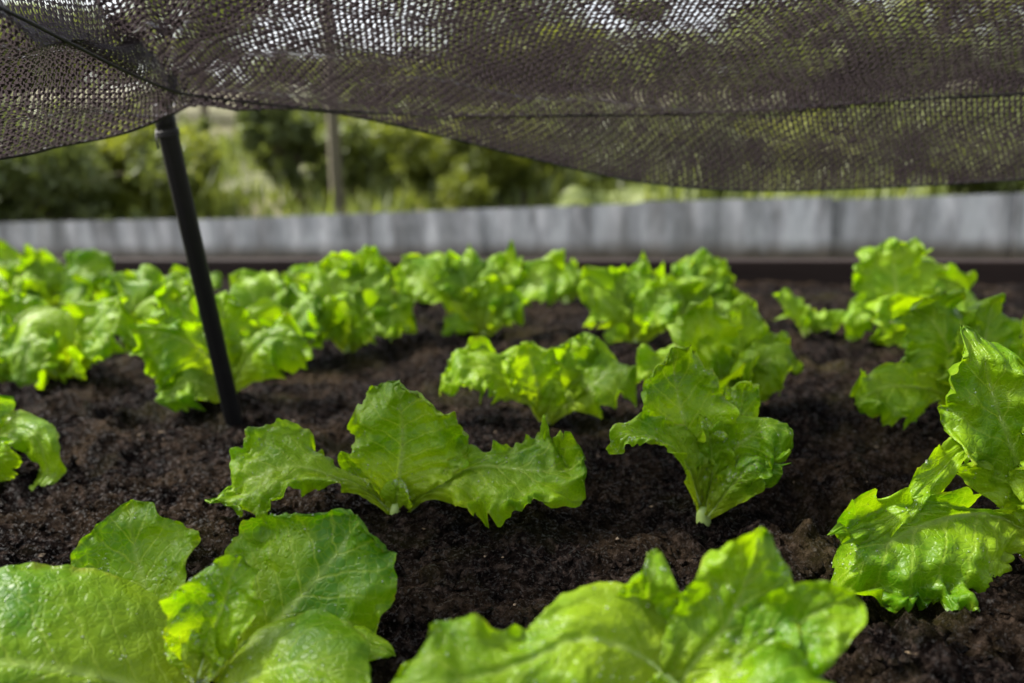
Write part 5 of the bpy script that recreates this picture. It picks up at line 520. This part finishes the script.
for k, (label, nm, b, rx, H, kind) in enumerate(SHRUBS):
    gz = ground_z(b[0], b[1]) - 0.02; H = H + (b[2] - gz); rt_ = empty(nm, (b[0], b[1], gz)); tag(rt_, label, "shrub" if nm == "shrub" else "tree", "shrubs and trees beyond the wall")
    if nm == "shrub": zc, rz = H * 0.52, H * 0.52
    else: zc, rz = H * 0.62, H * 0.42
    n = 8000 if b[1] < 9 else (1900 if 'loose' in label else 7000); ls = 0.075 if b[1] < 9 else 0.17
    V, Fq, cl = crown_mesh(rx, rz, zc, n, ls, 300 + k); link("crown", mesh_from("crown", V, Fq, smooth=False), FOL[kind], rt_)
    r = random.Random(k); tv, tf = [], []; o0 = 0
    tr = (0.03 if nm == "shrub" else 0.05) * max(1.0, H / 2)
    main = [(0, 0, -0.05), (0.03 * H * r.uniform(-1, 1), 0.03 * H, zc * 0.5), (0.05 * H * r.uniform(-1, 1), 0, zc), (0, 0, zc + rz * 0.6)]
    segs = [(smooth_curve(main, 12)[0], tr, tr * 0.25)]
    for q in cl[::3]:
        st = np.array(main[1]) * r.uniform(0.7, 1.2); segs.append((smooth_curve([st, (st + q) / 2 + np.array([0, 0, 0.08 * H]), q], 7)[0], tr * 0.5, tr * 0.12))
    for pth, r0, r1 in segs:
        a, f = tube(pth, np.linspace(r0, r1, len(pth)), 6); tv.append(a); tf.append(f + o0); o0 += len(a)
    link("trunk", mesh_from("trunk", np.vstack(tv), np.vstack(tf)), BARK, rt_)
# broad-leaved plant with big pale leaves
bl = empty("broad_leaved_plant", (0.62, 5.2, ground_z(0.62, 5.2))); tag(bl, "broad-leaved plant with big pale green leaves behind the wall", "plant")
M = FOL['mid']; r = random.Random(2)
for k in range(9):
    a = k * 0.72 + r.uniform(-.2, .2); L = r.uniform(0.30, 0.46); up_ = r.uniform(0.25, 0.42); ca, sa = math.cos(a), math.sin(a)
    mid = [(0, 0, 0.0), (0.25 * L * ca, 0.25 * L * sa, up_ * 0.7), (0.65 * L * ca, 0.65 * L * sa, up_), (L * ca, L * sa, up_ * 0.8)]
    me, rm, _ = leaf_mesh(mid, [.01, .03, .07, .09, .06, .02], [.01, .03, .07, .09, .06, .02], (0.0, -0.3, 0.95), 0.15, 0.6, 900 + k, 18, 24)
    o = link("leaf", me, M, bl); link("midrib", rm, RIB, o)

# tall weeds between the bushes: one uncountable mass of narrow leaves
r = np.random.default_rng(55); n = 26000
x = (r.random(n) * 2 - 1) * 8.5; y = 5.0 + 6.5 * r.random(n) ** 1.3
dens = fbm(x * 0.9, y * 0.9, 120, 3); keep = (dens > -0.16) | (r.random(n) < 0.25); x, y, dens = x[keep], y[keep], dens[keep]; n = len(x)
rise = np.clip(y - 5.6, 0, None); zg = -0.24 + 0.22 * rise / (1 + rise / 40.0) + 0.35 * fbm(x * 0.25, y * 0.25, 3, 3) * np.clip((y - 5.0) / 4, 0, 1)
hgt = (0.08 + 0.45 * np.clip(dens + 0.32, 0, 1)) * (0.4 + 0.9 * r.random(n)); a = r.random(n) * 6.283; lean = 0.45 * hgt * r.random(n)
ca, sa = np.cos(a), np.sin(a); wdt = 0.010 + 0.014 * r.random(n)
b0 = np.stack([x, y, zg - 0.02], 1); m0 = b0 + np.stack([lean * 0.35 * ca, lean * 0.35 * sa, hgt * 0.6], 1); t0 = b0 + np.stack([lean * ca, lean * sa, hgt], 1); sdv = np.stack([-sa * wdt, ca * wdt, 0 * wdt], 1)
V = np.stack([b0 - sdv * 0.5, b0 + sdv * 0.5, m0 + sdv, t0, m0 - sdv], 1).reshape(-1, 3)
f0 = np.arange(n)[:, None] * 5; Fq = np.vstack([f0 + np.array([[0, 1, 2, 4]]), f0 + np.array([[2, 3, 4, 4]])])
tri = f0 + np.array([[4, 2, 3]]); quad = f0 + np.array([[0, 1, 2, 4]]); allf = np.vstack([np.hstack([quad[:, [0, 1, 2]]]), quad[:, [0, 2, 3]], tri])
tag(link("tall_weeds", mesh_from("tall_weeds", V, allf, smooth=False), FOL['mid']), "tangle of tall green weeds growing behind the low grey wall", "weeds", kind="stuff")
